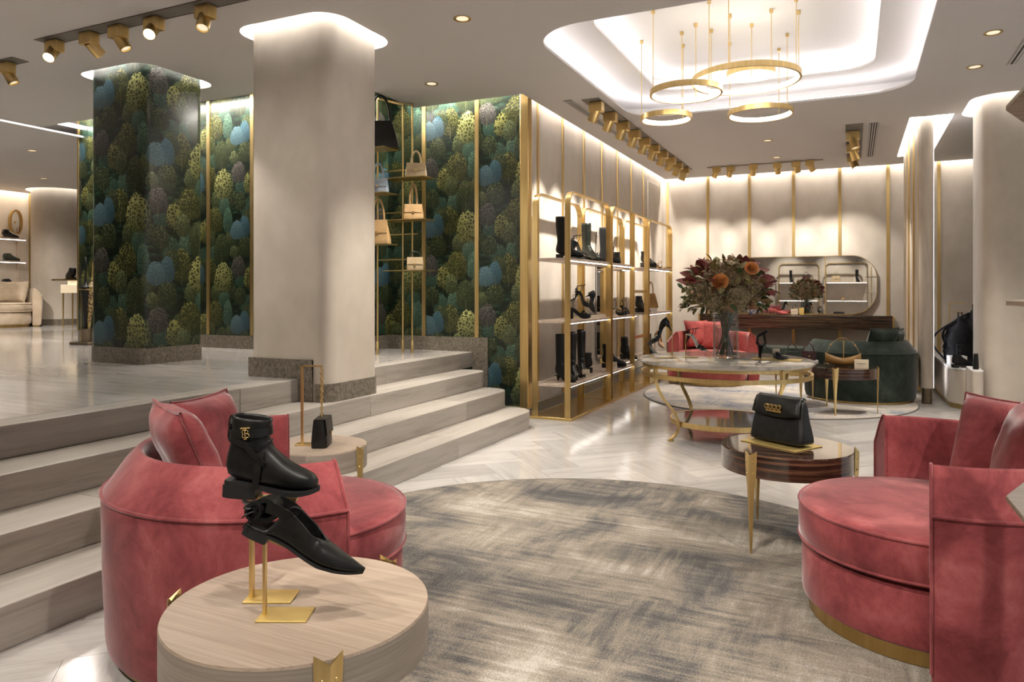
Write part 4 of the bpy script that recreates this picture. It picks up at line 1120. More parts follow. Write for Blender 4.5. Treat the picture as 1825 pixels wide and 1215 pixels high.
# ---- clutch on the ebony table
pl = MB().box(-.155, .155, -.105, .105, 0, .004).build('tray', M['brass_satin'], None, (-.318, 3.745, .461), (0, 0, R_(-32)), bevel=.001)
tag(pl, 'flat rectangular brass tray under the black clutch', 'tray')
ck = empty('clutch_bag', 'black leather fold-over clutch with gold knuckle clasp on the brass tray', 'clutch', (-.318, 3.755, .4655), R_(-32))
ck.scale = (1.2,)*3
rings = []
for k in range(10):
    u = k/9; w = lerp(.255, .20, u); d = lerp(.095, .026, u**1.1); b = 1+.05*math.sin(PI*u)
    rings.append([(x + .004*math.sin(9*u)*.5, y + .010*u, .185*u) for x, y in rrect(-w/2*b, w/2*b, -d/2*b, d/2*b, min(.018, d*.3), 4)])
MB().loops(rings).build('body', M['leather'], ck, smooth=70, sub=1)
pts = [(0, .022, .182), (0, .004, .190), (0, -.016, .182), (0, -.026, .160), (0, -.034, .132), (0, -.036, .120)]
fl_ = []
for i, p in enumerate(pts):
    w = lerp(.200, .222, i/5); n = 12
    fl_.append([(lerp(-w/2, w/2, j/n), p[1] - .004*math.sin(PI*j/n) - .003*math.sin(3*PI*j/n+.6), p[2] - (.012*math.sin(PI*j/n) if i > 3 else 0)) for j in range(n+1)])
u = MB().loops(fl_, False, False, False).build('flap', M['leather'], ck, smooth=80)
sm = u.modifiers.new('shell', 'SOLIDIFY'); sm.thickness = .005; sm.offset = 0
cl_ = MB().box(-.036, .036, -.050, -.043, .128, .137).build('clasp', M['gold'], ck, bevel=.002)
for i in range(4):
    MB().lathe([(.006, -.005), (.011, -.005), (.0115, 0), (.011, .005), (.006, .005), (.006, -.005)], 16).build('clasp_ring', M['gold'], cl_, (-.030+.019*i, -.048, .149), (PI/2, 0, 0), smooth=60)

# ---- on the ebony table by the green armchair
Z2 = .461
hob = empty('hobo_bag', 'tan leather crescent shoulder bag on the ebony table', 'handbag', (-.09, 7.98, Z2+.001), R_(4))
rings = []
for k in range(13):
    u = -1 + 2*k/12; x = .165*u; top_ = .075 + .055*abs(u)**1.6; bot = .035*abs(u)**2.2; d = .040*(1-.75*abs(u)**2.5)
    rings.append([(x, d*math.cos(a), (top_+bot)/2 + (top_-bot)/2*math.sin(a)) for a in [2*PI*i/12 for i in range(12)]])
MB().loops(rings).build('body', M['tan'], hob, smooth=70)
MB().bar([(-.150,0,.12), (-.135,0,.165), (-.10,0,.225), (-.05,0,.265), (0,0,.278), (.05,0,.265), (.10,0,.225), (.135,0,.165), (.150,0,.12)], .026, .005, (0,1,0)).build('strap', M['camel'], hob, smooth=60)
for s_ in (-1, 1): MB().sphere((s_*.112, 0, .205), .010, 8, 6).build('ring', M['gold'], hob)
bs2 = empty('bag_stand', 'short brass stand holding the tan crescent bag', 'bag stand', (-.085, 8.05, Z2-.0005))
MB().box(-.05, .05, -.005, .045, 0, .004).build('base_plate', M['brass_polish'], bs2)
MB().box(-.005, .005, .010, .018, .004, .262).build('post', M['brass'], bs2)
card('cream card standing on the ebony table before the tan bag', (.075, 7.775, Z2), R_(8), .125, .085, .012)
# ---- mini bags on the white table
bag('mini_bag', 'black mini top handle bag on the white side table', (-.60, 8.44, .4612), (0,0,R_(15)), .14, .07, .085, .94, .6, 'dk_green', .085, .75, True, .006, 'mini bags on the white table')
bag('mini_bag', 'burgundy croc mini top handle bag on the white side table', (-.435, 8.48, .4612), (0,0,R_(12)), .15, .075, .095, .94, .6, 'burgundy', .085, .75, True, .006, 'mini bags on the white table')

# ---- on the marble table
ZM = .651
def tall_stand(label, loc, rz, h, slope, tl=.09):
    return stand(label, loc, rz, h, .075, .10, tl, slope, .010, .005)
tall_stand('taller brass stand under the tilted black pump', (-1.36, 6.02, ZM), R_(200), .295, 30, .13)
pump('black patent pump tilted toe down on a tall brass stand', (-1.345, 6.025, ZM+.232), (0, R_(32), R_(200)), .072, .25, 'patent', slim=True)
tall_stand('shorter brass stand under the black and white slingback', (-1.275, 6.14, ZM), R_(-10), .19, 20, .11)
s_ = sandal('black and white heeled slingback on a short brass stand', (-1.29, 6.14, ZM+.125), (0, R_(20), R_(-10)), .075, .225, 'leather', solem='white_leather')
pl = MB().box(-.19, .19, -.10, .10, 0, .004).build('tray', M['brass_satin'], None, (-.56, 6.22, ZM), (0, 0, R_(-4)), bevel=.001)
tag(pl, 'flat brass tray under the black feather sandals', 'tray')
s1 = sandal('black stiletto sandal with fluffy toe strap on the marble table', (-.70, 6.18, ZM+.005), (0, 0, R_(8)), .10, .225, 'suede', 'black sandals on the marble table', True, 0, True, 1.05, .14)
s2 = sandal('rear black stiletto sandal with fluffy toe strap beside the card', (-.72, 6.28, ZM+.005), (0, 0, R_(12)), .10, .225, 'suede', 'black sandals on the marble table', True, 0, True, 1.05, .14)
card('cream card block behind the black feather sandals', (-.575, 6.345, ZM+.0045), R_(20), .055, .075, .02)

# ---- shelving unit 1
PT_, PA, PN = R_(-90), R_(90), R_(0)
G1 = 'shoes on the brass shelves'
boot('tall_boot', 'tall black quilted boot on the top shelf nearest the wallpaper', (-2.58, 6.47, SZ[0]+.0005), (0,0,R_(25)), .36, .27, .03, .062, 'leather', group=G1)
sandal('black block heel sandal tilted on a top shelf stand', (-2.60, 6.88, SZ[0]+.13), (0, R_(24), R_(50)), .075, .23, 'leather', G1, False, strapz=.13)
stand('brass stand under the tilted top shelf sandal', (-2.605, 6.90, SZ[0]+.0005), R_(50), .17, .05, .07, .09, 22, .012, .005)
boot('tall_boot', 'tall dark green crinkled boot on the top shelf', (-2.62, 7.33, SZ[0]+.0005), (0,0,R_(-20)), .36, .26, .04, .056, 'dk_green', group=G1)
boot('ankle_boot', 'low black chelsea boot on the top shelf beside the dark green boot', (-2.56, 7.44, SZ[0]+.0005), (0,0,R_(200)), .12, .25, .02, .05, 'leather', group=G1, scale=.8)
sandal('chunky black platform sandal on the middle shelf', (-2.62, 6.88, SZ[1]+.0005), (0,0,R_(30)), .07, .24, 'suede', G1, False, .035, True, strapz=.13)
stand('tall brass stand carrying the middle shelf stiletto sandal', (-2.64, 7.10, SZ[1]+.0005), R_(35), .245, .05, .07, .12, 20, .012, .005)
sandal('black platform stiletto sandal high on a brass stand', (-2.65, 7.09, SZ[1]+.172), (0, R_(20), R_(35)), .10, .22, 'leather', G1, True, .02, False, strapz=.12)
stand('tall brass stand carrying the upended black pump', (-2.60, 7.42, SZ[1]+.0005), R_(40), .20, .05, .06, .05, 60, .012, .005)
pump('black pump standing toe down on a middle shelf stand', (-2.62, 7.40, SZ[1]+.235), (0, R_(62), R_(40)), .06, .22, 'patent', G1)
boot('tall_boot', 'tall black heeled boot, first of the pair on the bottom shelf', (-2.575, 6.88, SZ[2]+.0005), (0,0,R_(-62)), .40, .25, .06, .056, 'patent', 'stiletto', .006, 'pair of tall heeled boots')
boot('tall_boot', 'tall black heeled boot, second of the pair on the bottom shelf', (-2.565, 7.12, SZ[2]+.0005), (0,0,R_(-62)), .41, .25, .06, .056, 'patent', 'stiletto', .006, 'pair of tall heeled boots')
boot('ankle_boot', 'slim black shoe boot half hidden by the front brass post', (-2.63, 6.60, SZ[2]+.0005), (0,0,R_(-20)), .40, .25, .05, .05, 'suede', 'stiletto', .006, G1)
boot('ankle_boot', 'black leather ankle boot at the end of the bottom shelf', (-2.53, 7.40, SZ[2]+.0005), (0,0,R_(205)), .155, .26, .05, .05, 'leather', 'block', .008, G1)
card('cream card in front of the tall heeled boots', (-2.44, 6.93, SZ[2]+.0005), R_(30), .075, .085, .03)
# ---- shelving unit 2
boot('ankle_boot', 'black laced ankle boot on the top shelf of the middle unit', (-2.52, 8.16, SZ[0]+.0005), (0,0,R_(215)), .17, .27, .03, .052, 'leather', group=G1, laces=True)
boot('tall_boot', 'tall black boot behind the hoop of the middle unit top shelf', (-2.65, 7.98, SZ[0]+.0005), (0,0,R_(20)), .38, .25, .03, .055, 'suede', group=G1)
sandal('black buckled platform sandal on the middle shelf of the middle unit', (-2.55, 8.10, SZ[1]+.0005), (0,0,R_(-20)), .06, .23, 'patent', G1, False, .03, False, strapz=.14)
card('cream card beside the buckled platform sandal', (-2.43, 7.82, SZ[1]+.0005), R_(30), .05, .075, .015)
boot('combat_boot', 'black laced combat boot with thick sole on the bottom shelf', (-2.60, 7.95, SZ[2]+.0005), (0,0,R_(35)), .22, .29, .03, .056, 'leather', 'block', .02, G1, laces=True)
card('cream card beside the black laced combat boot', (-2.43, 7.86, SZ[2]+.0005), R_(30), .06, .08, .03)
sandal('black and silver jewelled sandal leaning in the mirror bay', (-2.62, 8.78, .9155), (0, 0, R_(-30)), .09, .23, 'patent', G1, True, .0, True, strapz=.15)
boot('ankle_boot', 'black ankle boot on the low shelf of the mirror bay', (-2.64, 8.83, .3605), (0,0,R_(-25)), .22, .26, .05, .05, 'leather', 'block', .008, G1)
boot('ankle_boot', 'small black boot on the top shelf of the mirror bay', (-2.63, 8.78, 1.4905), (0,0,R_(200)), .16, .25, .04, .048, 'leather', 'block', .008, G1)
# ---- shelving unit 3
boot('clog_boot', 'black clog with tan wooden sole on the far top shelf', (-2.56, 9.50, SZ[0]+.0005), (0,0,R_(-30)), .15, .27, .05, .052, 'leather', 'block', .018, G1)
sandal('brown flat sandal on the far top shelf', (-2.50, 10.12, SZ[0]+.0005), (0,0,R_(-25)), .03, .25, 'camel', G1, False)
boot('tall_boot', 'slim olive boot at the far end of the top shelf', (-2.60, 9.86, SZ[0]+.0005), (0,0,R_(30)), .30, .22, .03, .03, 'dk_green', group=G1, scale=.7)
bag('shoulder_bag', 'tan slouchy shoulder bag standing on the far middle shelf', (-2.55, 9.97, SZ[1]+.05), (0,0,R_(40)), .20, .10, .20, .55, .5, 'tan', .16, .6, False, .008)
sd = MB().box(-.07,.07,-.05,.05,0,.05).build('riser_block', M['white_leather'], None, (-2.55, 9.97, SZ[1]+.0002), (0,0,R_(40)), bevel=.002); tag(sd, 'small pale riser block under the tan shoulder bag', 'riser')
boot('ankle_boot', 'black ankle boot on the far middle shelf beside the tan bag', (-2.62, 9.45, SZ[1]+.0005), (0,0,R_(-30)), .16, .25, .05, .048, 'leather', 'block', .008, G1)
boot('ankle_boot', 'dark grey boot on the far bottom shelf above the table edge', (-2.55, 9.62, SZ[2]+.0005), (0,0,R_(-30)), .25, .27, .05, .055, 'dk_green', 'block', .008, G1)
stand('tall brass stand on the far bottom shelf under the nude slingback', (-2.46, 9.82, SZ[2]+.0005), R_(-30), .30, .05, .06, .08, 35, .012, .005)
pump('nude and white slingback pump tilted toe down on the far bottom shelf', (-2.475, 9.83, SZ[2]+.243), (0, R_(38), R_(-30)), .07, .24, 'nude', G1, True, 1.0, 'white_leather')

# ---- bags on the brass tower
def tz(z): return z + .0005
bag('hobo_bag', 'large black shoulder bag with braided strap on the topmost tower tray', (-4.00, 5.60, tz(2.545)), (0, 0, R_(25)), .36, .13, .25, .60, .35, 'leather', .24, .85, False, .011)
M['handle_pad'] = M['suede']
bag('mini_bag', 'powder blue mini top handle bag on the tower', (-4.03, 5.61, tz(2.125)), (0,0,R_(25)), .20, .10, .13, .82, .55, 'powder_blue', .15, .62, True, .011, 'mini bags on the tower')
bag('top_handle_bag', 'large camel top handle bag on the lowest left tower tray', (-4.03, 5.61, tz(1.65)), (0,0,R_(22)), .24, .11, .22, .66, .45, 'camel', .20, .72, True, .010, 'mini bags on the tower')
bag('mini_bag', 'sand mini top handle bag on the upper right tower tray', (-3.81, 5.92, tz(2.305)), (0,0,R_(30)), .21, .10, .13, .82, .55, 'sand', .12, .52, True, .010, 'mini bags on the tower')
bag('mini_bag', 'camel mini top handle bag with tall handle on the tower', (-3.84, 5.92, tz(1.90)), (0,0,R_(30)), .20, .10, .14, .80, .55, 'camel', .20, .42, True, .011, 'mini bags on the tower')
bag('mini_bag', 'small sand flap bag with dark handle on the lowest tower tray', (-3.82, 5.92, tz(1.41)), (0,0,R_(28)), .16, .08, .12, .92, .7, 'sand', .06, .7, True, .008, 'mini bags on the tower', hmat='dk_green')
# ---------------------------------------------------------------- ceiling fixtures
ORD = ('first','second','third','fourth','fifth','sixth','seventh','eighth','ninth','tenth')
def track(label, x0, x1, y0, y1):
    t = empty('lighting_track', label, 'lighting track', ((x0+x1)/2, (y0+y1)/2, ZC))
    a, b = (x1-x0)/2, (y1-y0)/2
    MB().box(-a, a, -b, b, -.004, -.0005).build('slot_plate', M['slot'] if min(a,b) > .05 else M['bronze'], t)
    w = .006
    for q in ((-a-w,-a,-b,b), (a,a+w,-b,b)) if a < b else ((-a,a,-b-w,-b), (-a,a,b,b+w)):
        MB().box(q[0], q[1], q[2], q[3], -.006, -.0005).build('trim_edge', M['bronze'], t)
    return t
def head(label, x, y, aim, group, lit=False, power=0, size=1.0, cone=45, along='x', drop=.008):
    t = empty('track_spotlight', label, 'spotlight', (x, y, ZC-drop), 0, group)
    k = size
    # boxy driver body, then a barrel that turns towards its aim
    if along == 'x': MB().box(-.052*k, .052*k, -.034*k, .034*k, -.072*k, 0).build('body', M['brass'], t, bevel=.003)
    else: MB().box(-.034*k, .034*k, -.052*k, .052*k, -.072*k, 0).build('body', M['brass'], t, bevel=.003)
    v = (Vector(aim) - Vector((x, y, ZC-.07))).normalized()
    rot = v.to_track_quat('-Z', 'Y').to_euler()
    bl = MB().lathe([(.034*k, .0), (.036*k, -.004), (.036*k, -.095*k), (.031*k, -.095*k), (.030*k, -.080*k)], 24).build('barrel', M['brass'], t, (0, 0, -.055*k), rot, smooth=30)
    MB().lathe([(1e-5, -.084*k), (.030*k, -.084*k), (.030*k, -.080*k), (1e-5, -.080*k)], 20).build('lens', M['lamp_lit'] if lit else M['lamp_dim'], bl)
    if power:
        p = Vector((x, y, ZC-drop-.055*k)) + v*.105*k
        spot('track_lamp', p, aim, power*LK, cone, .75, (1, .94, .87), .025)
    return t
track('recessed shade-toned lighting track near the papered column', -5.46, -3.40, 3.33, 3.45)
for i, (x, aim, lit, pw) in enumerate(((-5.34, (-4.4,1.5,.6), True, 40), (-4.95, (-4.9,5.5,1.4), False, 60), (-4.64, (-3.6,4.0,.9), False, 45), (-4.28, (-3.0,1.2,.6), True, 60), (-3.80, (-3.2,2.2,.3), False, 60))):
    head('brass track spotlight over the raised floor, %s from the papered column' % ORD[i], x, 3.40, aim, 'spotlights near the papered column', lit, pw, 1.15)
track('short recessed lighting track at the frame edge', -6.9, -6.02, 3.50, 3.62)
head('single brass spotlight at the left frame edge', -6.20, 3.56, (-5.6,4.1,1.5), 'spotlights near the papered column', False, 22, 1.15)
track('long recessed track above the brass shelving', -2.37, -2.21, 6.62, 11.1)
for i in range(10):
    y = 6.76 + .455*i
    head('brass spotlight of the long shelving track, %s from the wallpaper corner' % ORD[i], -2.27, y, (-2.88, y+.02, 1.55), 'spotlights over the shelving', False, 105, 1.3, 50)
track('thin lighting track before the back wall', -1.97, -.38, 11.03, 11.08)
for i, x in enumerate((-1.83,-1.63,-1.31,-.98,-.73,-.55)):
    head('brass cylinder spotlight before the back wall, %s from the shelving corner' % ORD[i], x, 11.03, (x-.1+.3*(i-2.5), 12.05, 1.65), 'spotlights before the back wall', False, 68, 1.1, 50, drop=.004)
track('short recessed track beside the slatted ceiling vent', -.07, .10, 8.86, 11.2)
for i, (y, aim, lit) in enumerate(((9.25, (.5,8.9,.6), False), (10.05, (.7,10.4,.8), False), (10.85, (.9,9.9,.4), True))):
    head('brass spotlight beside the ceiling vent, %s from the coffer' % ORD[i], .0, y, aim, 'spotlights beside the ceiling vent', lit, 40, 1.35)
def vent(label, x0, x1, y0, y1, n):
    t = empty('ceiling_vent', label, 'vent', ((x0+x1)/2, (y0+y1)/2, ZC)); a, b = (x1-x0)/2, (y1-y0)/2
    MB().box(-a, a, -b, b, -.003, -.0005).build('backing', M['dark_gap'], t)
    for i in range(n):
        x = -a + 2*a*(i+.5)/n; MB().box(x-a/n*.45, x+a/n*.45, -b, b, -.007, -.003).build('slat', M['ceiling'], t)
    for sx in (-1, 1): MB().box(sx*a-.003, sx*a+.003, -b, b, -.007, -.0005).build('frame', M['ceiling'], t)
    return t
vent('slatted linear ceiling vent beside the short spotlight track', .165, .262, 8.90, 11.1, 4)
vent('long linear ceiling vent along the shelving track', -2.55, -2.46, 6.58, 11.08, 4)
vent('dark linear ceiling vent at the right frame edge', 1.135, 1.20, 5.6, 7.08, 2)
def downlight(label, x, y, group='recessed brass downlights', power=60, cone=75, lit=True):
    t = empty('ceiling_downlight', label, 'downlight', (x, y, ZC), 0, group)
    MB().lathe([(.038, -.0005), (.060, -.0005), (.062, -.004), (.058, -.006), (.050, -.004), (.038, -.0005)], 28).build('trim_ring', M['brass'], t)
    MB().lathe([(.020, -.0010), (.050, -.0016)], 24).build('reflector', M['lamp_dim'], t)  # lit look of the brass put in as faint emission
    MB().lathe([(1e-5, -.0014), (.030, -.0014)], 20).build('lamp', M['lamp_lit'] if lit else M['lamp_dim'], t)
    if power: spot('downlight_lamp', (x, y, ZC-.02), (x, y, 0), power*LK, cone, .8, (1, .93, .84), .04)
    return t
downlight('brass ceiling downlight between the plaster column and the coffer', -2.405, 4.313, power=200)
downlight('brass ceiling downlight above the steps before the wallpaper recess', -3.406, 5.545, power=130)
downlight('brass ceiling downlight right of the coffer, nearer one', .911, 6.169, power=170)
downlight('brass ceiling downlight right of the coffer, farther one', .911, 7.043, power=170)
downlight('brass ceiling downlight below the pendant rings, nearer one', -.947, 9.377, power=200)
downlight('brass ceiling downlight before the thin back wall track', -.954, 10.602, power=170, lit=False)
downlight('faint ceiling downlight in the far room, nearer one', -9.769, 5.924, power=110, lit=False)
downlight('faint ceiling downlight in the far room, farther one', -12.012, 7.472, power=120, lit=False)

# pendant rings
def ring_lamp(label, c, D, phases, ztop=3.438):
    t = empty('ring_pendant', label, 'pendant light', c, 0, 'gold ring pendants'); r = D/2
    MB().lathe([(r-.018, -.022), (r, -.022), (r, .022), (r-.018, .022), (r-.018, -.022)], 72).build('ring', M['brass'], t, smooth=30)
    MB().lathe([(r-.0185, -.018), (r-.0185, .019), (r-.024, .019), (r-.024, -.018), (r-.0185, -.018)], 72).build('diffuser', M['led_ring'], t, smooth=30)
    for ph in phases:
        x, y = (r-.008)*math.cos(R_(ph)), (r-.008)*math.sin(R_(ph)); zt = ztop - c[2]
        w = MB().tube([(x, y, .022), (x, y, zt)], .0035, 6).build('wire', M['brass'], t)
        MB().lathe([(.015, zt-.028), (.015, zt)], 14, c=(x, y)).build('ceiling_cap', M['brass'], w)
    return t
ring_lamp('largest gold ring pendant with light inside', (-.777, 6.045, 2.905), .84, (140, 20, -20, 260))
ring_lamp('small gold ring pendant hung inside the largest ring', (-.749, 6.14, 2.975), .38, (95, 215, 335))
ring_lamp('medium gold ring pendant overlapping the largest ring', (-1.209, 5.84, 2.80), .57, (85, 215, 320))
ring_lamp('smallest low gold ring pendant nearest the shelving', (-1.499, 6.40, 2.745), .45, (60, 200, 320))
ring_lamp('low gold ring pendant over the flower table', (-.752, 6.83, 2.805), .565, (60, 205, 330))

# ---------------------------------------------------------------- bouquet
vz = empty('vase', 'tall clear glass cylinder vase with stems in water', 'vase', (-.955, 6.19, .651))
MB().lathe([(1e-5, .0), (.098, .0), (.103, .006), (.103, .395), (.098, .397), (.096, .395), (.096, .03), (.09, .022), (1e-5, .020)], 48).build('glass_body', M['glass'], vz, smooth=50)
M['water'] = thin_glass('water', (.90,.94,.90))
MB().lathe([(1e-5, .0225), (.0945, .0235), (.0945, .26), (1e-5, .26)], 40).build('water', M['water'], vz, smooth=40)
bq = empty('flower_bouquet', 'large autumn bouquet of dark hydrangea, burgundy leaves and orange roses', 'bouquet', (-.955, 6.19, .68))
M['stem'] = pbsdf('green_stem', (.07,.10,.03), .5)
rng = random.Random(11)
for i in range(22):
    a = 2*PI*i/22 + rng.uniform(-.2,.2); r0 = rng.uniform(.02,.085); r1 = rng.uniform(.03,.08); b = a + rng.uniform(2.2,3.6)
    MB().tube([(r0*math.cos(a), r0*math.sin(a), 0), (.5*(r0*math.cos(a)+r1*math.cos(b)), .5*(r0*math.sin(a)+r1*math.sin(b)), .18), (r1*math.cos(b), r1*math.sin(b), .38), (1.9*r1*math.cos(b), 1.9*r1*math.sin(b), .52)], .0045, 6).build('stem', M['stem'], bq)
def leaf_mesh(nm, l, w, mat, cup=.25, n=6):
    rows = []
    for i in range(n+1):
        t = i/n; ww = w*math.sin(PI*min(.97, t*.96+.03))**.8*(1-.15*t); zc = -cup*l*t*t
        rows.append([(t*l, -ww, zc+ww*.35), (t*l, 0, zc), (t*l, ww, zc+ww*.35)])
    me = MB().loops(rows, False, False, False).mesh(nm, 80); me.materials.append(mat); return me
lm = [noise_mat('leaf_olive', [(.3, (.13,.11,.03)), (.7, (.30,.25,.09))], (20,20,20), 2, .5), noise_mat('leaf_brown', [(.3, (.16,.075,.035)), (.7, (.36,.19,.085))], (20,20,20), 2, .5),
      noise_mat('leaf_burgundy', [(.3, (.14,.025,.025)), (.7, (.32,.08,.07))], (20,20,20), 2, .45), noise_mat('leaf_green', [(.3, (.035,.07,.02)), (.7, (.09,.16,.05))], (20,20,20), 2, .5)]
lmesh = [leaf_mesh('leaf', .085, .024, lm[0]), leaf_mesh('leaf', .09, .030, lm[1]), leaf_mesh('leaf', .12, .042, lm[2]), leaf_mesh('leaf', .075, .018, lm[3]), leaf_mesh('leaf', .06, .024, lm[0], .1)]
BC = Vector((0, 0, .53)); BR = Vector((.315, .30, .225))
def on_ell(a, el, k=1.0):
    return BC + Vector((BR.x*k*math.cos(a)*math.cos(el), BR.y*k*math.sin(a)*math.cos(el), BR.z*k*math.sin(el)))
for i in range(280):
    a = rng.uniform(0, 2*PI); el = rng.uniform(-.75, 1.35); k = rng.uniform(.88, 1.10)
    p = on_ell(a, el, k); kind = rng.choices((0,1,2,3,4), (5,4,1.2,3,4))[0]
    # burgundy leaves gather on the wallpaper side of the bouquet
    if kind == 2: a = rng.choice((rng.uniform(3.3,4.6), rng.uniform(-.6,.5))); p = on_ell(a, rng.uniform(-.1,1.0), .98)
    o = bpy.data.objects.new('leaf', lmesh[kind]); C.objects.link(o); o.parent = bq; o.location = p
    d = (p - BC).normalized() + Vector((rng.uniform(-.7,.7), rng.uniform(-.7,.7), rng.uniform(-.5,.7)))
    o.rotation_euler = (d.to_track_quat('X', 'Z') @ Euler((rng.uniform(-1.2,1.2), 0, 0)).to_quaternion()).to_euler()
M['hyd'] = noise_mat('hydrangea', [(.32, (.09,.05,.035)), (.5, (.27,.19,.10)), (.68, (.54,.44,.25))], (60,60,60), 2, .6)
M['hyd2'] = noise_mat('hydrangea_pale', [(.32, (.10,.075,.04)), (.68, (.46,.37,.20))], (60,60,60), 2, .6)
def hyd(c, r, mat, n=120):
    mb = MB()
    for i in range(n):
        z = 1 - 2*(i+.5)/n; a = i*2.39996; q = math.sqrt(max(0,1-z*z)); d = Vector((q*math.cos(a), q*math.sin(a), z))
        p = Vector(c) + d*r*rng.uniform(.86,1.06); u = d.orthogonal().normalized(); v = d.cross(u); th = rng.uniform(0, 1.5); s = .0135*rng.uniform(.8,1.25)
        for k in range(4):
            e = (u*math.cos(th+k*PI/2) + v*math.sin(th+k*PI/2)); f = d.cross(e)
            mb.add([p, p+e*s*.6+f*s*.42+d*.002, p+e*s*1.15+d*.005, p+e*s*.6-f*s*.42+d*.002], [(0,1,2,3)])
    mb.sphere(c, r*.84, 12, 8)
    o = mb.build('hydrangea_head', M[mat], bq, smooth=0); o['kind'] = 'stuff'; return o
for c, r, m_ in (((.06,-.12,.66), .14, 'hyd'), ((-.09,.02,.66), .12, 'hyd'), ((.19,-.06,.58), .12, 'hyd'), ((.13,-.20,.47), .11, 'hyd2'), ((-.06,-.21,.46), .10, 'hyd2'), ((.20,.12,.54), .12, 'hyd'), ((-.20,-.07,.52), .115, 'hyd2'), ((0,.15,.60), .14, 'hyd'), ((-.02,0,.50), .19, 'hyd')):
    hyd(c, r, m_)
M['rose'] = noise_mat('orange_rose', [(.3, (.72,.26,.06)), (.7, (.90,.50,.20))], (20,20,20), 2, .55)
def rose(c, d, s=.05):
    t = bpy.data.objects.new('rose', None); C.objects.link(t); t.parent = bq; t.location = c; t.rotation_euler = Vector(d).to_track_quat('Z','Y').to_euler()
    core = MB().sphere((0,0,.3*s), .42*s, 12, 8, (1,1,.9)).build('rose_core', M['rose'], t)
    for ring, (cnt, r, h, op) in enumerate(((3, .26, .80, .0), (5, .44, .80, .04), (6, .66, .72, .14), (7, .86, .58, .30), (8, 1.0, .42, .50))):
        for i in range(cnt):
            a = 2*PI*i/cnt + ring*.5; rows = []
            for j in range(5):
                v = j/4; rr = s*r*(.35+.65*v**.7) + s*op*.35*v*v; zz = s*(h*1.2*v - .25*v*v*op); w = math.sin(PI*(.25+.40*v))*2*PI/cnt*.80
                rows.append([(rr*math.cos(a+w*q), rr*math.sin(a+w*q), zz - abs(q)*s*.05) for q in (-1,-.5,0,.5,1)])
            MB().loops(rows, False, False, False).build('petal', M['rose'], t, smooth=80)
    return t
rose((.005,-.285,.60), (.1,-1,.15), .055); rose((.225,-.19,.70), (.4,-.8,.4), .050)
# trailing sprigs at the sides
for i in range(10):
    a = rng.uniform(2.6, 4.2) if i < 7 else rng.uniform(-.4,.4); p0 = on_ell(a, -.2, .8); p1 = p0 + Vector((.13*math.cos(a), .13*math.sin(a), rng.uniform(-.16,.10)))
    s_ = MB().tube([tuple(p0), tuple((p0+p1)/2+Vector((0,0,.03))), tuple(p1)], .0018, 5).build('sprig', M['stem'], bq)
    for j in range(6):
        o = bpy.data.objects.new('leaf', lmesh[rng.choice((3,4))]); C.objects.link(o); o.parent = s_; o.location = p0.lerp(p1, .3+.12*j); o.scale = (.5,.5,.5)
        o.rotation_euler = (rng.uniform(-1,1), rng.uniform(-1,1), rng.uniform(0,6))

# ---------------------------------------------------------------- console top
ZK = .8575
pump('dusty pink pump on the console under the mirror', (-1.17, 11.75, ZK+.004), (0,0,R_(15)), .03, .24, 'pink_light', 'shoes on the console')
pump('second dusty pink pump on the console', (-1.12, 11.67, ZK+.004), (0,0,R_(8)), .03, .24, 'pink_light', 'shoes on the console')
card('white card on the console beside the pink pumps', (-.80, 11.72, ZK+.0005), R_(5), .10, .085, .012)
yb = MB().box(-.03,.03,-.03,.03,0,.10).build('gift_box', pbsdf('yellow_box', (.80,.55,.16), .5), None, (-.70, 11.73, ZK), (0,0,.3), bevel=.002); tag(yb, 'small yellow box on the console beside the white card', 'box')
stand('brass stand on the console under the tilted black pump', (-.56, 11.74, ZK+.0005), R_(170), .14, .06, .07, .1, 25, .012, .005)
pump('black pump tilted on a stand on the console', (-.55, 11.74, ZK+.085), (0, R_(27), R_(170)), .06, .24, 'patent', 'shoes on the console')
pv = empty('vase', 'blue and white porcelain vase at the end of the console', 'vase', (-1.42, 11.78, ZK+.0005))
MB().lathe([(1e-5,0),(.05,0),(.075,.06),(.085,.13),(.07,.20),(.045,.235),(.05,.25),(.043,.25),(.04,.235)], 28).build('vase_body', noise_mat('porcelain', [(.45, (.08,.12,.28)), (.58, (.75,.77,.80))], (30,30,30), 2, .12), pv)

# ---------------------------------------------------------------- niche: plinths, backpacks, sneaker
pA_ = empty('display_plinth', 'low pale plinth with white top and brass foot in the niche', 'plinth', (1.3, 9.5, 0))
poly = [(-.40, 1.2), (-.40, -.72), (-.28, -.92), (-.19, -.92), (-.19, -.45), (.6, -.45), (.6, 1.2)]
MB().prism(poly, .05, .40).build('body', M['plaster'], pA_, bevel=.01); MB().prism(poly, .40, .422).build('worktop', M['white_lacquer'], pA_, bevel=.004)
MB().prism(expand(poly, -.02), 0, .05).build('brass_foot', M['brass'], pA_)
pB_ = empty('display_plinth', 'narrow rounded plaster plinth beside the right column', 'plinth', (1.075, 8.32, 0))
MB().prism(rrect(-.045,.05,-.22,.24,.03,4), .0, .44).build('body', M['plaster'], pB_, smooth=50); MB().prism(rrect(-.045,.05,-.22,.24,.03,4), .44, .452).build('worktop', M['white_lacquer'], pB_, smooth=50)
hk = empty('bag_stand', 'slim brass hook stand holding the black backpacks', 'bag stand', (.98, 9.42, .4225))
MB().box(-.06, .06, -.04, .06, 0, .006).build('base_plate', M['brass'], hk)
MB().box(-.005,.005,-.005,.005,.006,.66).build('post', M['brass'], hk); MB().box(-.005,.16,-.005,.005,.65,.66).build('arm', M['brass'], hk); MB().box(-.005,.12,-.005,.005,.55,.557).build('arm', M['brass'], hk)
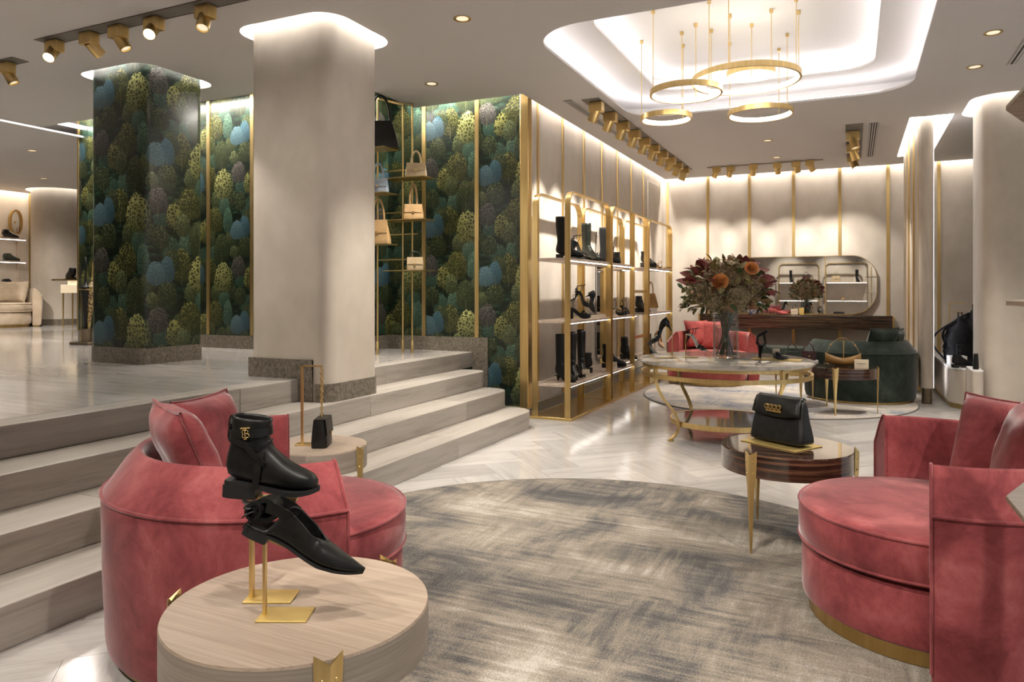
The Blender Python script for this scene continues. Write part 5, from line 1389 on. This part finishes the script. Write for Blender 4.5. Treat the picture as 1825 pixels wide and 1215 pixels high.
M['nylon'] = noise_mat('black_nylon', [(.3, (.004,.0045,.006)), (.7, (.012,.013,.017))], (9,9,9), 4, .5, 2.0, bump=.8, spec=.3)
def backpack(label, loc, rz, w, d, h, lean_=0):
    t = empty('backpack', label, 'backpack', loc, 0, 'black backpacks', (0, lean_, rz)); rings = []
    for k in range(16):
        u = k/15; f = table_f([(0,.85),(.1,1),(.5,1.0),(.75,.80),(.9,.42),(1,.16)], u)
        rings.append([(w/2*f*math.cos(a)*(1+.07*math.sin(5*a+k*1.3)+.05*math.sin(9*a-2*k)), d/2*f*math.sin(a)*(1+.08*math.cos(4*a+2*k)), h*u*(1+.03*math.sin(3*a+k))) for a in [2*PI*i/32 for i in range(32)]])
    MB().loops(rings).build('body', M['nylon'], t, smooth=80)
    MB().tube([(-.02,0,h*.98), (-.02,0,h*1.10), (.02,0,h*1.10), (.02,0,h*.98)], .007, 6).build('top_loop', M['nylon'], t)
    MB().tube([(-.05-w*.66*math.sin(PI*q/12)*(1-.25*q/12)-w*.36*q/12, -.03, h*(.93-.85*q/12)) for q in range(13)], .011, 8).build('shoulder_strap', M['nylon'], t, smooth=70)
    MB().prism(rrect(-w*.28,w*.28,-.02,.02,.015,3), h*.12, h*.42).build('front_pocket', M['nylon'], t, (0,-d*.46,0), bevel=.01)
    return t
backpack('tall black drawstring backpack on the hook stand', (1.06, 9.24, .423), .3, .32, .22, .50)
backpack('black backpack behind the drawstring one', (1.24, 9.58, .423), -.2, .34, .22, .58)
wb_ = MB().box(-.08,.08,-.06,.06,0,.10).build('riser_block', M['white_lacquer'], None, (1.0, 8.97, .423), (0,0,.2), bevel=.003); tag(wb_, 'white riser block behind the black sneaker', 'riser')
sn = boot('sneaker', 'black chunky sneaker on the niche plinth', (.925, 8.66, .423), (0,0,R_(32)), .13, .30, .015, .05, 'nylon', 'block', .03, cat='sneaker', laces=True, scale=.75)
ph_ = bag('box_bag', 'small dark bottle bag on the narrow plinth by the column', (1.075, 8.24, .4525), (0,0,0), .05, .06, .15, .7, .7, 'leather', 0, flap=False)

# ---------------------------------------------------------------- umbrellas, far room
us = empty('umbrella_stand', 'dark metal umbrella stand beside the papered column', 'umbrella stand', (-7.90, 5.40, ZU+.0005))
MB().box(-.16,.16,-.10,.10,0,.03).build('base', M['bronze'], us, bevel=.004)
MB().lathe([(.045,.03),(.06,.18),(.055,.18),(.04,.03),(.045,.03)], 20).build('cup', M['bronze'], us)
MB().lathe([(.085,.62),(.092,.62),(.092,.635),(.085,.635),(.085,.62)], 24).build('ring', M['brass'], us)
MB().box(-.10,-.088,-.006,.006,.03,.635).build('post', M['brass'], us)
M['check'] = noise_mat('check_lining', [(.45, (.45,.33,.12)), (.55, (.08,.05,.03))], (60,60,60), 1, .5)
def umbrella(label, loc, rot, mat, hmat, H=1.0):
    t = empty('umbrella', label, 'umbrella', loc, 0, 'rolled umbrellas', rot)
    MB().lathe([(.006,0),(.012,.02),(.022,.25),(.045,.52),(.060,.60),(.035,.62),(.014,.66),(.010,.70)], 12).build('canopy', M[mat], t)
    MB().tube([(0,0,.68),(0,0,.86),(.01,0,.90),(.04,0,.93),(.075,0,.925),(.095,0,.895),(.10,0,.86)], .010, 8).build('handle', M[hmat], t, smooth=60)
    MB().lathe([(1e-5,-.03),(.004,-.03),(.005,0)], 8).build('tip', M['gold'], t)
    return t
umbrella('rolled black umbrella with black crook handle', (-7.92, 5.395, ZU+.062), (0, R_(-5), R_(150)), 'leather', 'leather')
umbrella('rolled umbrella with check lining and gold handle', (-7.885, 5.405, ZU+.062), (0, R_(4), R_(20)), 'check', 'brass')
fs_ = empty('wall_shelves', 'lit pale wall shelves in the far room', 'shelf', (-14.185, 8.0, 0))
for z in (2.19, 1.77, 1.30):
    q = MB().box(0, .30, -1.1, .34, z-.03, z).build('shelf', M['shelf'], fs_); MB().box(.24,.28,-1.08,.32,z-.038,z-.03).build('light_strip', M['led_shelf'], q)
for y in (-1.1, .32): MB().box(0,.03,y,y+.02,.6,2.4).build('upright', M['shelf'], fs_)
boot('ankle_boot', 'dark shoe on the upper shelf in the far room', (-14.05, 7.98, 2.1905), (0,0,R_(70)), .12, .27, .02, .05, 'leather', group='shoes in the far room')
boot('loafer', 'grey loafer on the second shelf in the far room', (-14.05, 8.0, 1.7705), (0,0,R_(80)), .105, .28, .015, .05, 'dk_green', group='shoes in the far room', cat='shoe')
boot('loafer', 'dark loafer on the lowest shelf above the cream cushions', (-14.0, 7.95, 1.3005), (0,0,R_(80)), .105, .28, .015, .05, 'leather', group='shoes in the far room', cat='shoe')
sc = empty('wall_sconce', 'oval brass wall ring above the far shelves', 'wall lamp', (-14.15, 8.28, 2.50))
mb = MB(); ov = [(.09*math.cos(2*PI*i/32), .21*math.sin(2*PI*i/32)) for i in range(32)]
band(mb, expand(ov, .025), ov, -.035, .035); mb.build('ring', M['brass_dark'], sc, rot=(PI/2, 0, PI/2), smooth=40)
MB().box(-.035,.0,-.006,.006,-.02,.02).build('bracket', M['brass_dark'], sc)
ft = empty('side_console', 'white topped thin brass legged table beside the far column', 'side table', (-12.0, 8.0, ZU+.0005), R_(25))
MB().box(-.17,.26,-.14,.14,.58,.72).build('worktop', M['card'], ft, bevel=.004)
for x, y in ((-.13,-.13),(.22,-.13),(-.13,.13),(.22,.13)): MB().lathe([(.008,0),(.014,.58)], 10, c=(x,y)).build('leg', M['brass'], ft)
card('cream card on the white table in the far room', (-12.03, 7.98, ZU+.721), R_(25), .18, .10, .02)
sh_ = boot('loafer', 'grey loafer shelved beside the papered wall end', (-8.70, 5.78, 1.36), (0,0,R_(160)), .105, .28, .015, .05, 'leather', group='shoes in the far room', cat='shoe')
lb = MB().box(-.24,.30,-.07,.07,0,.02).build('wall_bracket_shelf', M['brass'], None, (-8.80, 5.79, 1.3395), (0,0,0)); tag(lb, 'small brass bracket shelf on the end of the papered wall', 'shelf')

# ---------------------------------------------------------------- shelf unit cut by the right frame edge
ru = empty('display_shelf', 'pale wooden display shelves cut by the right frame edge', 'shelf', (.306, 1.913, 0))
sp2 = [(0,0), (.005,-.34), (.36,-.34), (.36,.26), (.10,.26)]
M['shelf_dark'] = wood('brown_shelf', (.20,.14,.085), (.27,.195,.125), (.33,.25,.165), (3,40,40), .5)
for z, m_ in ((.75,'oak'), (1.182,'shelf'), (1.612,'shelf_dark')):
    MB().prism(sp2, z-.012, z).build('shelf_board', M[m_], ru, bevel=.002)
for x, y in ((.325,-.33),(.325,.225),(.15,-.33)): MB().box(x,x+.025,y,y+.025,0,1.9).build('upright', M['brass'], ru)

# ---------------------------------------------------------------- shelving by the entrance, seen only in the mirror
for x in (-2.0, -.6, .8): spot('entrance_fill', (x, -.9, 3.0), (x, -2.0, 1.4), 90*LK, 65, .8)  # unseen spots added to brighten the wall that the mirror shows
for k, dx in enumerate((5.3, 6.75)):
    dup(U1, (dx, .68, 0), (0, 0, PI/2), 'brass hoop shelving unit at the entrance, %s in the mirror' % ('left' if k else 'right'))
for i, (x, z, kind) in enumerate(((-1.9,1.52,0), (-1.4,1.52,1), (-.5,1.52,1), (.1,1.52,0), (-1.7,.928,2), (-.3,.928,2))):
    lb_ = 'item on the entrance shelving reflected in the mirror, number %s' % ORD[i]
    if kind == 0: boot('tall_boot', 'tall dark boot reflected from the entrance shelves, ' + ('by the handbag' if i == 0 else 'at the end'), (x, -1.92, z+.001), (0,0,R_(70)), .36, .26, .03, .056, 'leather', group='entrance shelf goods')
    elif kind == 1: bag('handbag', ('burgundy' if i == 1 else 'sand') + ' handbag reflected from the entrance shelves', (x, -1.88, z+.001), (0,0,PI), .28, .12, .20, .8, .5, 'burgundy' if i == 1 else 'sand', .14, .6, True, .008, 'entrance shelf goods')
    else: sandal(('black' if i == 4 else 'camel') + ' sandal reflected from the entrance shelves', (x, -1.9, z+.001), (0,0,R_(80)), .08, .23, 'leather' if i == 4 else 'camel', 'entrance shelf goods')
